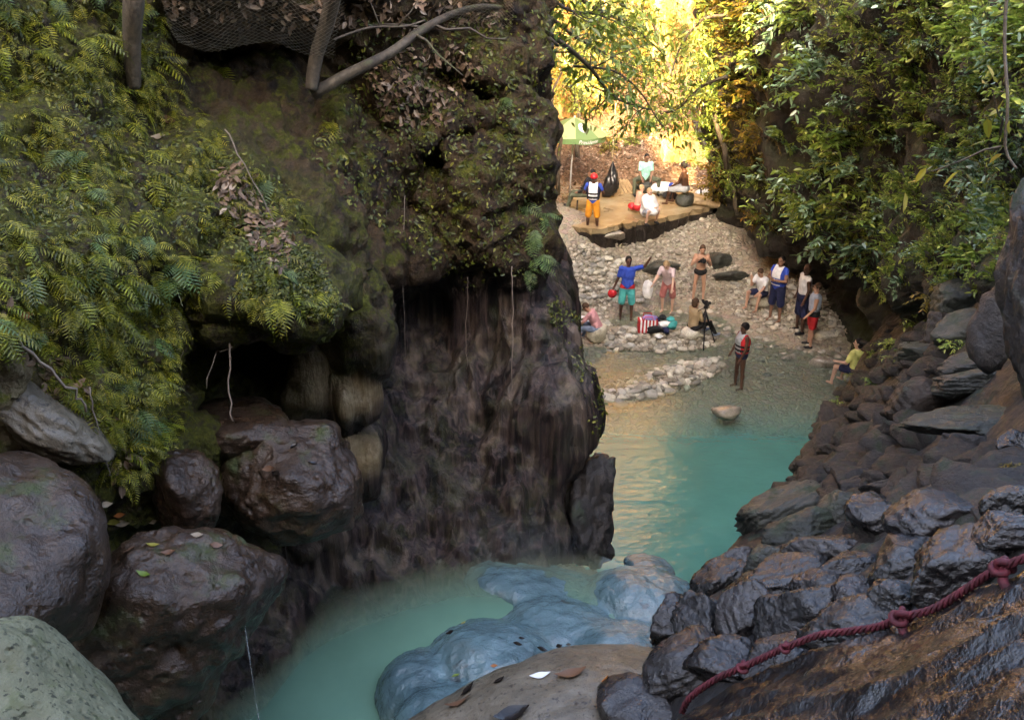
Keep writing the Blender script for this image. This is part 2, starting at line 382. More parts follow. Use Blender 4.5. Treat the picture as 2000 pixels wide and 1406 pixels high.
M['cobble_wet'] = rock_mat('wet_river_cobble', [(.25, (.15, .13, .10)), (.5, (.30, .265, .21)), (.75, (.42, .38, .31))], 2.0, (.2, .5), .35, .01, var=.4)
def bed_mat():
    s = N('river_bed'); c = s.coord()
    v = s.n('TexVoronoi'); s.put(v.inputs['Vector'], c); v.inputs['Scale'].default_value = 7
    col = s.mix(.55, s.ramp(s.noise(c, 2, 6, .6), [(.3, (.20, .165, .12)), (.5, (.36, .305, .23)), (.7, (.46, .40, .31))]), s.mix(.6, v.outputs['Color'], (.25, .22, .17)), 'MULTIPLY')
    col = s.mix(.5, col, (.36, .32, .25)); e = s.vor(c, 7, 'DISTANCE_TO_EDGE')
    col = s.mix(s.rng(e, 0, .08, .4, 0), col, (.10, .085, .06))
    att = s.n('Attribute', attribute_name='litter').outputs['Fac']
    lit = s.ramp(s.noise(c, 12, 6, .75), [(.3, (.05, .028, .014)), (.5, (.15, .085, .045)), (.7, (.28, .18, .11))])
    col = s.mix(att, col, lit)
    nb = s.bump(s.math('ADD', s.rng(e, 0, .25), s.math('MULTIPLY', s.noise(c, 30, 4, .6), .4)), .8, .05)
    return s.end(s.bsdf(col, .7, nb, .3))
M['bed'] = bed_mat()
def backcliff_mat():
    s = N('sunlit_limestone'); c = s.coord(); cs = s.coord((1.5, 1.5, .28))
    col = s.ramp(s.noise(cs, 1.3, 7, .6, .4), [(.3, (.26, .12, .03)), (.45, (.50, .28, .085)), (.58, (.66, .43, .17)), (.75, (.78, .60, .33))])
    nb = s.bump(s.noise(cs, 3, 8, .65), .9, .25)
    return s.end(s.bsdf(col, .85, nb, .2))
M['back'] = backcliff_mat()
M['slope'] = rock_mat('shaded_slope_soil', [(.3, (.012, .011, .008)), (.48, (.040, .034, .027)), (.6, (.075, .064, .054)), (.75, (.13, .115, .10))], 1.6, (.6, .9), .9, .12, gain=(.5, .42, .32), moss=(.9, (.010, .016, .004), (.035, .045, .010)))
def water_mat(name, deep, shallow, k, rough, waves, wscale, stretch=(1, 1, 1), bd=.02, dmax=1.0):
    s = N(name); c = s.coord(stretch)
    dp = s.n('Attribute', attribute_name='depth').outputs['Fac']
    fac = s.math('SUBTRACT', 1.0, s.math('POWER', 2.718, s.math('MULTIPLY', dp, -k)))
    w = s.noise(c, wscale, 4, .55, .6); w2 = s.noise(c, wscale * .23, 3, .5, .4)
    nb = s.bump(s.math('ADD', w, s.math('MULTIPLY', w2, 1.4)), waves, bd)
    cl = s.mix(s.rng(dp, .05, dmax, 0, 1), shallow, s.mix(s.rng(s.noise(s.coord(), .9, 4, .6), .35, .7, 0, .5), deep, tuple(x * 1.5 for x in deep)))
    d = s.n('BsdfDiffuse'); s.put(d.inputs[0], cl); t = s.n('BsdfTransparent'); t.inputs[0].default_value = (.86, .95, .9, 1)
    body = s.mixs(fac, t.outputs[0], d.outputs[0])
    g = s.n('BsdfGlossy'); g.inputs['Roughness'].default_value = rough; s.put(g.inputs['Normal'], nb)
    fr = s.n('Fresnel'); fr.inputs[0].default_value = 1.33; s.put(fr.inputs['Normal'], nb)
    return s.end(s.mixs(fr.outputs[0], body, g.outputs[0]))
M['water_low'] = water_mat('lower_pool_water', (.075, .235, .205), (.30, .31, .24), 1.0, .035, .6, 3.4, (1, 2.2, 1), .035, 1.1)
M['water_up'] = water_mat('upper_pool_water', (.125, .235, .17), (.22, .21, .13), 1.6, .07, .4, 2.2, (1, 1, 1), .02, .7)

# ------------------------------------------------------------------ left cliff
LC = [(0, 0, 6.3), (150, 0, 6.7), (300, 120, 7.3), (450, 150, 8.1), (450, -30, 7.2), (650, -30, 7.7), (850, 0, 8.6), (1000, 0, 9.1), (0, 200, 6.2), (0, 400, 5.8), (0, 600, 5.4),
      (150, 200, 6.6), (150, 400, 6.2), (150, 650, 6.0), (300, 400, 6.6), (300, 600, 6.6), (450, 350, 7.2), (450, 520, 6.95), (600, 480, 7.4), (640, 580, 7.5), (600, 250, 8.3), (750, 250, 8.8), (850, 300, 8.9),
      (850, 150, 8.9), (950, 150, 9.1), (1000, 250, 9.2), (750, 420, 9.0), (900, 450, 9.1), (1000, 450, 9.3), (1060, 300, 9.5), (1060, 450, 9.5), (1060, 0, 9.4),
      (750, 600, 9.8), (900, 600, 9.95), (1000, 600, 9.75), (1080, 650, 9.6), (1100, 750, 9.5), (900, 750, 9.95), (800, 800, 9.8), (1000, 850, 9.65), (1100, 900, 9.5), (800, 950, 9.5), (950, 1000, 9.55),
      (1050, 1030, 9.5), (900, 1090, 9.4), (1000, 1082, 9.42), (720, 1130, 9.07), (620, 1190, 8.7), (560, 1260, 8.24), (470, 1330, 7.85), (380, 1400, 7.49), (560, 1080, 8.7), (450, 1150, 8.1), (650, 1000, 9.1),
      (300, 1300, 7.5), (0, 780, 5.6), (150, 830, 5.95), (230, 930, 6.3), (300, 1000, 6.9), (0, 1000, 6.1), (330, 880, 6.65), (100, 1200, 6.6), (0, -400, 6.6), (500, -400, 7.6), (1000, -400, 9.3), (-400, 0, 5.5), (-400, 500, 4.9), (-400, 1000, 5.2), (0, 1400, 6.8)]
LP = np.array([P(*q) for q in LC]); yf_fn = tps(LP[:, [0, 2]], LP[:, 1], .01)
H = .04
G = Grid((-4.6, 3.6, -.2), (1.45, 12.4, 13.0), H)
XX, ZZ = np.meshgrid(G.ax[0], np.clip(G.ax[2], 3.4, 12.0), indexing='ij')
YF = np.clip(yf_fn(np.c_[XX.ravel(), ZZ.ravel()]).reshape(XX.shape), 3.9, 9.6)
ED = np.array([P(u - 18, v, 9.7) for u, v in [(1072, -400), (1072, 0), (1072, 300), (1078, 450), (1058, 520), (1090, 600), (1145, 700), (1160, 780), (1172, 870), (1120, 960), (1115, 1070), (1110, 1200)]])
o_ = np.argsort(ED[:, 2]); xr = np.interp(G.ax[2], ED[o_, 2], ED[o_, 0])
d1 = (YF[:, None, :] - G.ax[1][None, :, None]) * .78
d2 = np.broadcast_to((G.ax[0][:, None, None] - xr[None, None, :]) * .85, G.d.shape)
k_ = .4; hh = np.maximum(k_ - np.abs(d1 - d2), 0) / k_
G.d = (np.maximum(d1, d2) + hh * hh * k_ / 4).astype(np.float32)
def LB(u, v, t, r, k=.18, op='add'): G.ell(P(u, v, t), r, k, op)
for q in [(560, 565, 7.1, (.40, .42, .20)), (480, 540, 6.9, (.30, .35, .16)), (705, 640, 8.2, (.26, .4, .42)), (600, 745, 8.3, (.22, .3, .34)), (690, 775, 8.35, (.19, .28, .26)), (705, 890, 8.75, (.18, .35, .36)),
          (930, 340, 9.5, (.42, .5, .42)), (950, 120, 9.4, (.40, .5, .26)), (960, 200, 9.35, (.30, .4, .20)), (930, 60, 9.4, (.3, .4, .15)), (800, 480, 9.5, (.45, .5, .30)), (985, 480, 9.75, (.42, .5, .34)), (1010, 300, 9.6, (.3, .5, .5)),
          (1075, 790, 10.0, (.42, .6, .55)), (660, 300, 8.8, (.28, .5, .45)), (760, 180, 9.1, (.35, .5, .35)), (610, 1030, 9.1, (.35, .5, .30))]: LB(*q)
for q in [(450, 700, 7.3, (.46, 1.3, .40)), (395, 690, 7.0, (.24, .9, .36)), (540, 665, 7.7, (.34, .9, .22)), (470, 730, 7.9, (.5, .9, .42)), (430, 115, 7.8, (.42, .8, .24)), (330, 60, 7.3, (.25, .5, .16)), (545, 90, 8.1, (.4, .7, .2)), (880, 150, 8.95, (.3, .35, .10)),
          (840, 330, 9.0, (.22, .4, .2)), (800, 640, 9.6, (.22, .35, .55)), (700, 520, 8.9, (.18, .5, .3)), (930, 195, 8.95, (.34, .3, .05)), (930, 265, 9.0, (.36, .3, .06)), (910, 530, 9.4, (.5, .3, .10)), (490, 870, 8.0, (.4, .5, .2))]: LB(*q, .12, 'cut')
cv, cf = G.mesh(); G = None
cn = vnormals(cv, cf)
flute = sstep(-2.4, -1.4, cv[:, 0]) * sstep(7.15, 6.6, cv[:, 2]) * sstep(6.4, 7.2, cv[:, 1]); flute = np.maximum(flute, sstep(5.0, 4.6, cv[:, 2]))
bank = sstep(7.9, 7.1, cv[:, 1]) * sstep(6.1, 6.5, cv[:, 2] + (cv[:, 0] + 1.5) * -.35) * sstep(-1.0, -1.5, cv[:, 0])
pale = np.zeros(len(cv))
for u, v, t, r in [(600, 745, 8.1, .35), (690, 775, 8.1, .3), (100, 800, 5.8, .5), (20, 740, 5.6, .4), (705, 890, 8.5, .25), (640, 690, 8.0, .25), (560, 600, 7.0, .12)]:
    pale = np.maximum(pale, sstep(r, r * .4, np.linalg.norm(cv - P(u, v, t), axis=1)))
bank *= 1 - pale * .8
dsp = .10 * fbm(cv * 1.7, 3) + .085 * ridge(cv * 2.6, 4) + .03 * ridge(cv * 8, 3)
dfl = .12 * fbm(cv * np.array([2.6, 2.6, .25]), 2) + .06 * ridge(cv * np.array([5.5, 5.5, .35]) + .3 * noise(cv * 1.3)[:, None], 2) + .005 * fbm(cv * 8, 3)
cv = cv + cn * (dsp * (1 - flute) + dfl * flute)[:, None]
me = mesh_np('cliff_left', cv, cf)
for nm, val in (('flute', flute), ('bank', bank), ('pale', pale)):
    a = me.attributes.new(nm, 'FLOAT', 'POINT'); a.data.foreach_set('value', val.astype(np.float32))
obj('cliff_left', me, M['cliff'], label='fluted brown gorge wall with mossy fern bank and dark hollow', kind='structure')
T_cliff = bvh(cv, cf)

# ------------------------------------------------------------------ river bed, shoal and litter slope (one ground sheet)
BY = [-10, 12, 15, 17.5, 19, 20, 22, 25, 26, 27, 28, 30.5, 31.5, 33, 35, 40]; BZ = [-2, -2, -1.9, -1.2, -.38, -.16, -.09, -.03, .42, 1.0, 1.45, 1.8, 1.9, 2.5, 3.9, 7]
MOUND = []   # centre x, y, radius x, radius y, height
def mound(u, v, rx, ry, h): p = PZ(u, v, 0); MOUND.append((p[0], p[1], rx, ry, h))
for q in [(1195, 775, .6, .35, .28), (1260, 762, .6, .35, .32), (1330, 735, .65, .4, .32), (1390, 715, .4, .35, .26), (1245, 665, .75, .5, .33), (1320, 662, .6, .5, .35), (1195, 660, .5, .4, .22), (1385, 668, .4, .35, .12), (1150, 560, 1.0, 1.2, .45), (1080, 560, 1.0, 1.6, .6), (1110, 600, .8, .5, .35), (1560, 615, 1.3, 1.0, .45), (1640, 620, 1.3, 1.2, .6), (1500, 590, 1.0, .9, .35)]: mound(*q)
def bedz(x, y):
    x = np.asarray(x, float); y = np.asarray(y, float)
    z = np.mean([np.interp(y + k, BY, BZ) for k in np.linspace(-.9, .9, 9) * 1.0], axis=0) * (y < 23) + np.interp(y, BY, BZ) * (y >= 23) + .10 * np.exp(-((x - 8.5) / 2.5)**2) * sstep(20, 23, y)
    z = z + np.where(y > 25, -0.0, 0) + .35 * sstep(3.2, 1.0, x) * sstep(21.5, 24, y)
    for mx, my, rx, ry, h in MOUND: z = z + h * np.exp(-(((x - mx) / rx)**2 + ((y - my) / ry)**2))
    q = np.stack([x.ravel(), y.ravel(), np.zeros(x.size)], 1)
    return z + (.035 * fbm(q * 1.3, 3) + .02 * noise(q * 5)).reshape(x.shape)
gx = np.r_[np.linspace(-30, -6.2, 12), np.arange(-6, 16, .11), np.linspace(16.2, 40, 12)]; gy = np.r_[np.linspace(-20, 8, 8), np.arange(8.2, 16, .25), np.arange(16, 37, .11), np.linspace(37.3, 60, 10)]
X, Y = np.meshgrid(gx, gy, indexing='ij'); Zb = bedz(X, Y); bv = np.stack([X.ravel(), Y.ravel(), Zb.ravel()], 1); bf = grid_faces(len(gx), len(gy))
me = mesh_np('river_bed', bv, bf); a = me.attributes.new('litter', 'FLOAT', 'POINT'); a.data.foreach_set('value', sstep(31.0, 31.6, bv[:, 1]).astype(np.float32))
obj('river_bed', me, M['bed'], label='pale stony river bed rising to a leaf covered slope', kind='structure')
T_bed = bvh(bv, bf)
def ground(u, v):
    """point of the ground seen at a pixel"""
    h = hit([T_bed], u, v); return h[0]
# lower pool water
gx = np.arange(-4, 13, .12); gy = np.arange(9, 27, .12); X, Y = np.meshgrid(gx, gy, indexing='ij'); D = np.maximum(-bedz(X, Y), 0)
me = mesh_np('lower_pool', np.stack([X.ravel(), Y.ravel(), np.zeros(X.size)], 1), grid_faces(len(gx), len(gy)))
a = me.attributes.new('depth', 'FLOAT', 'POINT'); a.data.foreach_set('value', D.ravel().astype(np.float32))
obj('lower_pool', me, M['water_low'], label='teal lower pool with golden reflections', kind='structure')
# upper basin and its pool
def lip(x): return np.interp(x, [-4, -1, 0, .5, 1.0, 1.5, 2, 2.6, 3.5], [9.6, 9.0, 8.25, 7.95, 7.6, 7.3, 7.0, 6.5, 5.8])
gx = np.arange(-4.4, 3.6, .07); gy = np.arange(1.2, 10.6, .07); X, Y = np.meshgrid(gx, gy, indexing='ij'); S = Y - lip(X)
Zu = 3.25 + .85 * sstep(-1.6, -.1, S) - np.maximum(S, 0) * 5; q = np.stack([X.ravel(), Y.ravel(), np.zeros(X.size)], 1)
Zu = np.maximum(Zu, -2.5) + (.10 * fbm(q * 1.5, 4)).reshape(X.shape)
uv_ = np.stack([X.ravel(), Y.ravel(), Zu.ravel()], 1); uf = grid_faces(len(gx), len(gy))
obj('upper_basin', mesh_np('upper_basin', uv_, uf), M['tan'], label='pale rock basin under the upper pool', kind='structure')
ua = np.linspace(-4.2, 2.7, 116); ub = np.linspace(0, 1, 120); A_, B_ = np.meshgrid(ua, ub, indexing='ij'); Yw = 3.2 + (lip(A_) + .05 - 3.2) * B_
S = Yw - lip(A_); bz = 3.25 + .85 * sstep(-1.6, -.1, S)
wd = (yf_fn(np.c_[A_.ravel(), np.full(A_.size, 4.3)]).reshape(A_.shape) - Yw) * .9
dep = np.clip(np.minimum(4.3 - bz, wd), 0.0, 2)
me = mesh_np('upper_pool', np.stack([A_.ravel(), Yw.ravel(), np.full(A_.size, 4.3)], 1), grid_faces(116, 120))
a = me.attributes.new('depth', 'FLOAT', 'POINT'); a.data.foreach_set('value', dep.ravel().astype(np.float32))
obj('upper_pool', me, M['water_up'], label='milky green upper pool below the fluted wall', kind='structure')

# ------------------------------------------------------------------ right bank under the boulders
RB = [(1650, 760, 18.5), (1600, 850, 15), (1540, 950, 12.5), (1470, 1030, 10.9), (1400, 1090, 9.5), (1290, 1240, 7.3), (2000, 800, 8), (2000, 950, 6.0), (1800, 800, 11), (1800, 950, 8.6), (1700, 900, 10.7), (1650, 1050, 8), (1500, 1150, 7.5),
      (1800, 1050, 6.2), (1950, 1050, 4.7), (1600, 1250, 5.6), (1450, 1290, 6.0), (1340, 1400, 5.3), (1950, 640, 10.4), (1850, 660, 12.5), (1750, 700, 15), (1700, 745, 16.5), (2200, 900, 5.5), (2200, 650, 8), (1600, 1400, 4.2), (1990, 1250, 3.3), (2300, 1400, 2.6), (1720, 660, 20)]
RP = np.array([P(*q) for q in RB]); rb_fn = tps(RP[:, :2], RP[:, 2], .02)
RE = np.array([P(*q) for q in [(1690, 700, 20.5), (1650, 752, 18.5), (1600, 850, 15), (1540, 950, 12.5), (1470, 1030, 10.9), (1400, 1090, 9.5), (1290, 1240, 7.3), (1300, 1320, 6.2), (1330, 1400, 5.2)]] + [np.array([.7, 2.4, 6.4]), np.array([.2, 0, 6.6])])
def banktop(x, y):
    sh = np.shape(x); p = np.c_[np.ravel(x), np.ravel(y)]; z = rb_fn(p); best = np.full(len(p), 1e9); side = np.zeros(len(p))
    for a_, b_ in zip(RE[:-1, :2], RE[1:, :2]):
        ab = b_ - a_; t = np.clip(((p - a_) @ ab) / (ab @ ab), 0, 1); q = p - a_ - t[:, None] * ab; d = np.hypot(q[:, 0], q[:, 1])
        cr = ab[0] * (p[:, 1] - a_[1]) - ab[1] * (p[:, 0] - a_[0]); m = d < best; best[m] = d[m]; side[m] = cr[m]
    s = np.where(side < 0, best, 0)      # distance out on the pool side
    z = z - 3.2 * s
    q3 = np.c_[p, np.zeros(len(p))]
    z = z + .10 * fbm(q3 * 1.6, 4) + .05 * ridge(q3 * 4, 3)
    return np.clip(z, -2.5, 9).reshape(sh)
gx = np.arange(-.4, 10.5, .07); gy = np.arange(.6, 22, .09); X, Y = np.meshgrid(gx, gy, indexing='ij'); Zk = banktop(X, Y)
kv = np.stack([X.ravel(), Y.ravel(), Zk.ravel()], 1); kf = grid_faces(len(gx), len(gy))
obj('rock_bank', mesh_np('rock_bank', kv, kf), M['dry_dark'], label='dark rocky bank right of the pools', kind='structure')
T_bank = bvh(kv, kf)

# ------------------------------------------------------------------ right slope
def loft(rows, nu, nv):
    net = np.array([[P(*q) if len(q) == 3 and q[2] < 900 else q for q in r] for r in rows])
    a = catmull(net, np.linspace(0, net.shape[0] - 1, nv)); b = catmull(a.transpose(1, 0, 2), np.linspace(0, net.shape[1] - 1, nu))
    return b.reshape(-1, 3), grid_faces(nu, nv)
us = [1385, 1460, 1560, 1660, 1760, 1860, 1990, 2200, 2500]; du = [-30, -35, -8, 10, 10, 10, 10]
T4 = [[24, 20.5, 17.5, 15, 13, 11.5, 10.3, 9, 8], [26.5, 22.5, 19, 16.5, 14.2, 12.3, 10.2, 8.6, 7.5], [29.5, 25, 21.5, 18.3, 15.5, 12.9, 10.2, 8.4, 7.2], [31, 27, 24, 21.2, 17.5, 13.2, 10.4, 8.5, 7.0], [32.5, 29.5, 26.5, 23.5, 19.5, 14.2, 11.2, 9.2, 7.6], [33, 30, 27.5, 24.5, 21, 15.5, 12.5, 10, 8.5], [33.5, 30.5, 28, 25, 21.5, 16, 13, 10.5, 9]]
vs4 = [[-700] * 9, [-60] * 9, [240] * 9, [400, 440, 460, 490, 520, 540, 560, 600, 640], [420, 490, 520, 560, 590, 610, 640, 680, 720], [440, 540, 590, 640, 660, 690, 720, 760, 800], [640, 740, 790, 840, 900, 1000, 1100, 1200, 1300]]
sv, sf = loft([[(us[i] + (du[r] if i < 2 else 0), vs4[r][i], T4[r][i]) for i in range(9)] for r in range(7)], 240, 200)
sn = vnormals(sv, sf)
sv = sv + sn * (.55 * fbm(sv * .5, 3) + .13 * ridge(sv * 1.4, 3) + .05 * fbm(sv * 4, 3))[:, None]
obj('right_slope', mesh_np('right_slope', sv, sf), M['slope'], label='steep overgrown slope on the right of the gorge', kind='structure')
T_slope = bvh(sv, sf)
# ------------------------------------------------------------------ cliff that closes the gorge, and an unseen wall added behind the viewer to shade the gorge
pl = np.array([(-2.5, 10.5), (-1.6, 14), (-.9, 19), (-.3, 25), (.3, 29.5), (1.2, 33), (3.4, 35.6), (5.2, 36.2), (6.6, 35.2), (7.6, 33.5), (9.5, 31)])
prof = np.array([(-1, 0), (2, 0), (5, .5), (8, 1.1), (11, 1.8), (14.5, 2.7), (18.5, 4.2)])
a = catmull(pl, np.linspace(0, len(pl) - 1, 220)); tn = np.gradient(a, axis=0); tn /= np.linalg.norm(tn, axis=1)[:, None]; nr = np.c_[-tn[:, 1], tn[:, 0]]
pr = catmull(prof, np.linspace(0, len(prof) - 1, 150))
kv2 = np.stack([a[:, None, 0] + nr[:, None, 0] * pr[None, :, 1], a[:, None, 1] + nr[:, None, 1] * pr[None, :, 1], np.broadcast_to(pr[None, :, 0], (220, 150))], 2).reshape(-1, 3); kf2 = grid_faces(220, 150)
n_ = vnormals(kv2, kf2); kv2 = kv2 + n_ * (.5 * fbm(kv2 * np.array([.35, .35, .2]), 3) + .22 * ridge(kv2 * np.array([1.2, 1.2, .45]), 3) + .06 * fbm(kv2 * 3, 3))[:, None]
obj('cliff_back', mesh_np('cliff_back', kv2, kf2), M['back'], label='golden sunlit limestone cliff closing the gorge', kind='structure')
T_back = bvh(kv2, kf2)
X, Zg = np.meshgrid(np.linspace(-26, 30, 113), np.linspace(-2, 1, 2), indexing='ij')
xs = np.linspace(-26, 30, 180); zz = np.linspace(0, 1, 60); A_, B_ = np.meshgrid(xs, zz, indexing='ij')
top = 22.2 + 1.3 * noise(np.c_[xs * .35, xs * 0, xs * 0 + 3]) + .6 * noise(np.c_[xs * 1.6, xs * 0, xs * 0 + 5]) - 2.8 * np.exp(-((xs - .6) / 1.1)**2)  # added wall: height sets the shadow edge, notch lets a sun patch through
hv = np.stack([A_, -4.5 - 1.5 * B_ - .004 * A_**2, -2 + (top[:, None] + 2) * B_], 2).reshape(-1, 3); hf = grid_faces(180, 60)
hv = hv + vnormals(hv, hf) * (.6 * fbm(hv * .4, 4))[:, None]
obj('added_shade_wall', mesh_np('added_shade_wall', hv, hf), M['cliff'], label='unseen wall added behind the viewpoint to shade the gorge', kind='structure')
# ------------------------------------------------------------------ boulders
_ico = {}
def ico(n):
    if n not in _ico:
        b = bmesh.new(); bmesh.ops.create_icosphere(b, subdivisions=n, radius=1); b.verts.ensure_lookup_table()
        _ico[n] = (np.array([x.co[:] for x in b.verts]), np.array([[x.index for x in q.verts] for q in b.faces])); b.free()
    return _ico[n]
def rock_shape(seed, radii, sub=4, planes=14, p=9, lump=.08, lscale=1.6, rough=.02, drip=0, strata=0):
    rg = np.random.default_rng(seed); d, f = ico(sub)
    n = rg.normal(size=(planes, 3)); n /= np.linalg.norm(n, axis=1)[:, None]; h = rg.uniform(.72, 1.0, planes)
    q = np.clip(d @ n.T / h, 0, None); r = (q**p).sum(1)**(-1 / p); r = np.clip(r, .5, 1.25); r /= np.percentile(r, 80)
    sz = float(np.mean(radii)); o = rg.uniform(-50, 50, 3)
    w = d * r[:, None]
    e = lump * fbm(w * lscale + o, 3) + rough * ridge(w * lscale * 3.2 + o, 3)
    if drip: e = e + drip * ridge(w * np.array([3.4, 3.4, .8]) + o, 2) * sstep(.5, -.4, d[:, 1])
    if strata:
        ax = unit(rg.normal(size=3) * .5 + np.array([.2, 1, .3])); q_ = (w @ ax + .12 * noise(w * 2 + o)) * rg.uniform(3, 5); fr = q_ - np.floor(q_); e = e + strata * (sstep(0, .75, fr) - sstep(.85, 1, fr))
    return w * (1 + e[:, None]) * np.asarray(radii), f
def unit(a): a = np.asarray(a, float); return a / (np.linalg.norm(a, axis=-1, keepdims=True) + 1e-12)
CAMR = np.array([[1, 0, 0], [0, SP, CP], [0, -CP, SP]]).T      # columns: right, up, back
def boulder(u, v, t, ru, rv, rd=None, roll=0, seed=1, mat='wet_dark', label='', group=None, name='boulder', cat='boulder', world=False, shape=None, **kw):
    if t is None: h_ = hit([T_bed], u, v + rv * .5); t = float(PX(h_[0])[2]) + .1
    rx, ry = ru * t / FPX, rv * t / FPX; rz = (rd * t / FPX) if rd else .5 * (rx + ry)
    vv, f = rock_shape(seed, (rx, ry, rz), **kw)
    a = math.radians(roll); R2 = np.array([[math.cos(a), -math.sin(a), 0], [math.sin(a), math.cos(a), 0], [0, 0, 1]])
    vv = vv @ (CAMR @ R2).T; base = vv[:, 2].min(); c = P(u, v, t)
    me = mesh_np(name, vv - np.array([0, 0, base]), f)
    o = obj(name, me, M[mat], None, c + np.array([0, 0, base]), label, cat, group)
    ROCKS.append((vv + c, f)); return o
ROCKS = []
boulder(10, 1480, 4.2, 350, 335, 300, -18, 11, 'pale', 'pale lichen spotted boulder in the bottom left corner', planes=12, p=8, lump=.09, sub=6, rough=.012)
boulder(0, 1085, 5.3, 230, 245, 260, -8, 21, 'wet_brown', 'large smooth wet brown boulder at left edge behind the pale boulder', planes=24, p=6, lump=.12, sub=6, rough=.010)
boulder(338, 1190, 6.1, 178, 172, 185, 8, 34, 'wet_brown', 'lumpy wet brown boulder with fallen leaves on top and water trickling off', planes=26, p=6, lump=.14, sub=6, rough=.018, drip=.06)
boulder(300, 1300, 6.3, 130, 130, 130, 0, 35, 'wet_brown', 'brown rock underneath the lumpy leaf strewn boulder', planes=20, p=7, lump=.12, sub=5, rough=.03)
boulder(367, 955, 6.7, 75, 85, 80, 20, 41, 'wet_brown', 'small glistening boulder below the fern bank', planes=16, p=8, lump=.12, sub=5, rough=.04)
boulder(562, 938, 7.4, 150, 125, 150, -6, 54, 'wet_brown', 'big rounded wet boulder bulging below the dark hollow', planes=26, p=6, lump=.14, sub=6, rough=.012)
boulder(655, 945, 7.45, 52, 70, 70, -10, 57, 'wet_brown', 'knob of brown rock on the right of the rounded wet boulder', planes=16, p=7, lump=.1, sub=5)
boulder(465, 850, 7.5, 125, 62, 160, 0, 59, 'wet_brown', 'ochre stained ledge in the dark hollow', planes=20, p=7, lump=.1, sub=5)
boulder(345, 1375, 6.7, 48, 55, 60, 0, 61, 'wet_brown', 'small mossy rock at the pool edge in the lower left', planes=14, p=8, lump=.1)
boulder(95, 812, 5.9, 165, 60, 120, -40, 66, 'tan', 'tan weathered rock slope under the fern bank at left', planes=20, p=7, lump=.1, sub=5, rough=.03)
# foot of the cliff tower
boulder(1150, 985, 10.2, 62, 105, 90, 4, 71, 'dry_dark', 'dark craggy rock at the foot of the cliff beside the golden water', planes=12, p=10, lump=.2, sub=5, rough=.08)
boulder(1150, 1065, 10.1, 45, 40, 50, 0, 72, 'dry_dark', 'low dark rock below the craggy foot of the cliff', planes=14, lump=.1)
# wet rocks of the lip, sky reflection painted into their blue
boulder(1120, 1412, 6.4, 360, 150, 270, 6, 91, 'tan', 'broad tan slab in front with black fallen leaves', planes=18, p=7, lump=.07, sub=6, rough=.016)
boulder(1255, 1400, 5.95, 95, 70, 100, 5, 92, 'wet_dark', 'dark wet rock lying on the tan slab', planes=16, p=8, lump=.1, sub=5)
G = Grid((-1.9, 4.9, 3.3), (2.5, 8.9, 5.5), .028)
for u, v, t, a_, b_, c_ in [(1065, 1128, 9.45, 160, 54, 150), (1262, 1168, 9.1, 122, 88, 130), (1112, 1238, 8.6, 138, 98, 150), (985, 1290, 8.05, 142, 104, 160), (826, 1340, 7.75, 86, 98, 120), (1245, 1262, 8.1, 120, 70, 130), (690, 1425, 7.7, 100, 60, 120), (940, 1400, 7.3, 160, 90, 150), (1270, 1085, 9.75, 45, 20, 60), (1340, 1190, 8.9, 60, 60, 100), (1010, 1190, 9.1, 90, 36, 120)]:
    G.ell(P(u, v, t), np.array([a_, b_, c_]) * t / FPX * np.array([1.08, .9, 1.08]), .05, R=CAMR @ np.array([[math.cos(-.2), -math.sin(-.2), 0], [math.sin(-.2), math.cos(-.2), 0], [0, 0, 1]]))
lv_, lf_ = G.mesh(); ln_ = vnormals(lv_, lf_); lv_ = lv_ + ln_ * (.03 * fbm(lv_ * 2.2, 3) + .012 * ridge(lv_ * 5, 4) + .004 * fbm(lv_ * 22, 2))[:, None]; ROCKS.append((lv_, lf_))
obj('bedrock', mesh_np('bedrock', lv_ - np.array([.3, 7, 3.4]), lf_), M['blue'], None, (.3, 7, 3.25), 'smooth wet bedrock domes at the upper pool lip, blue from calcite and painted sky reflection', 'rock')
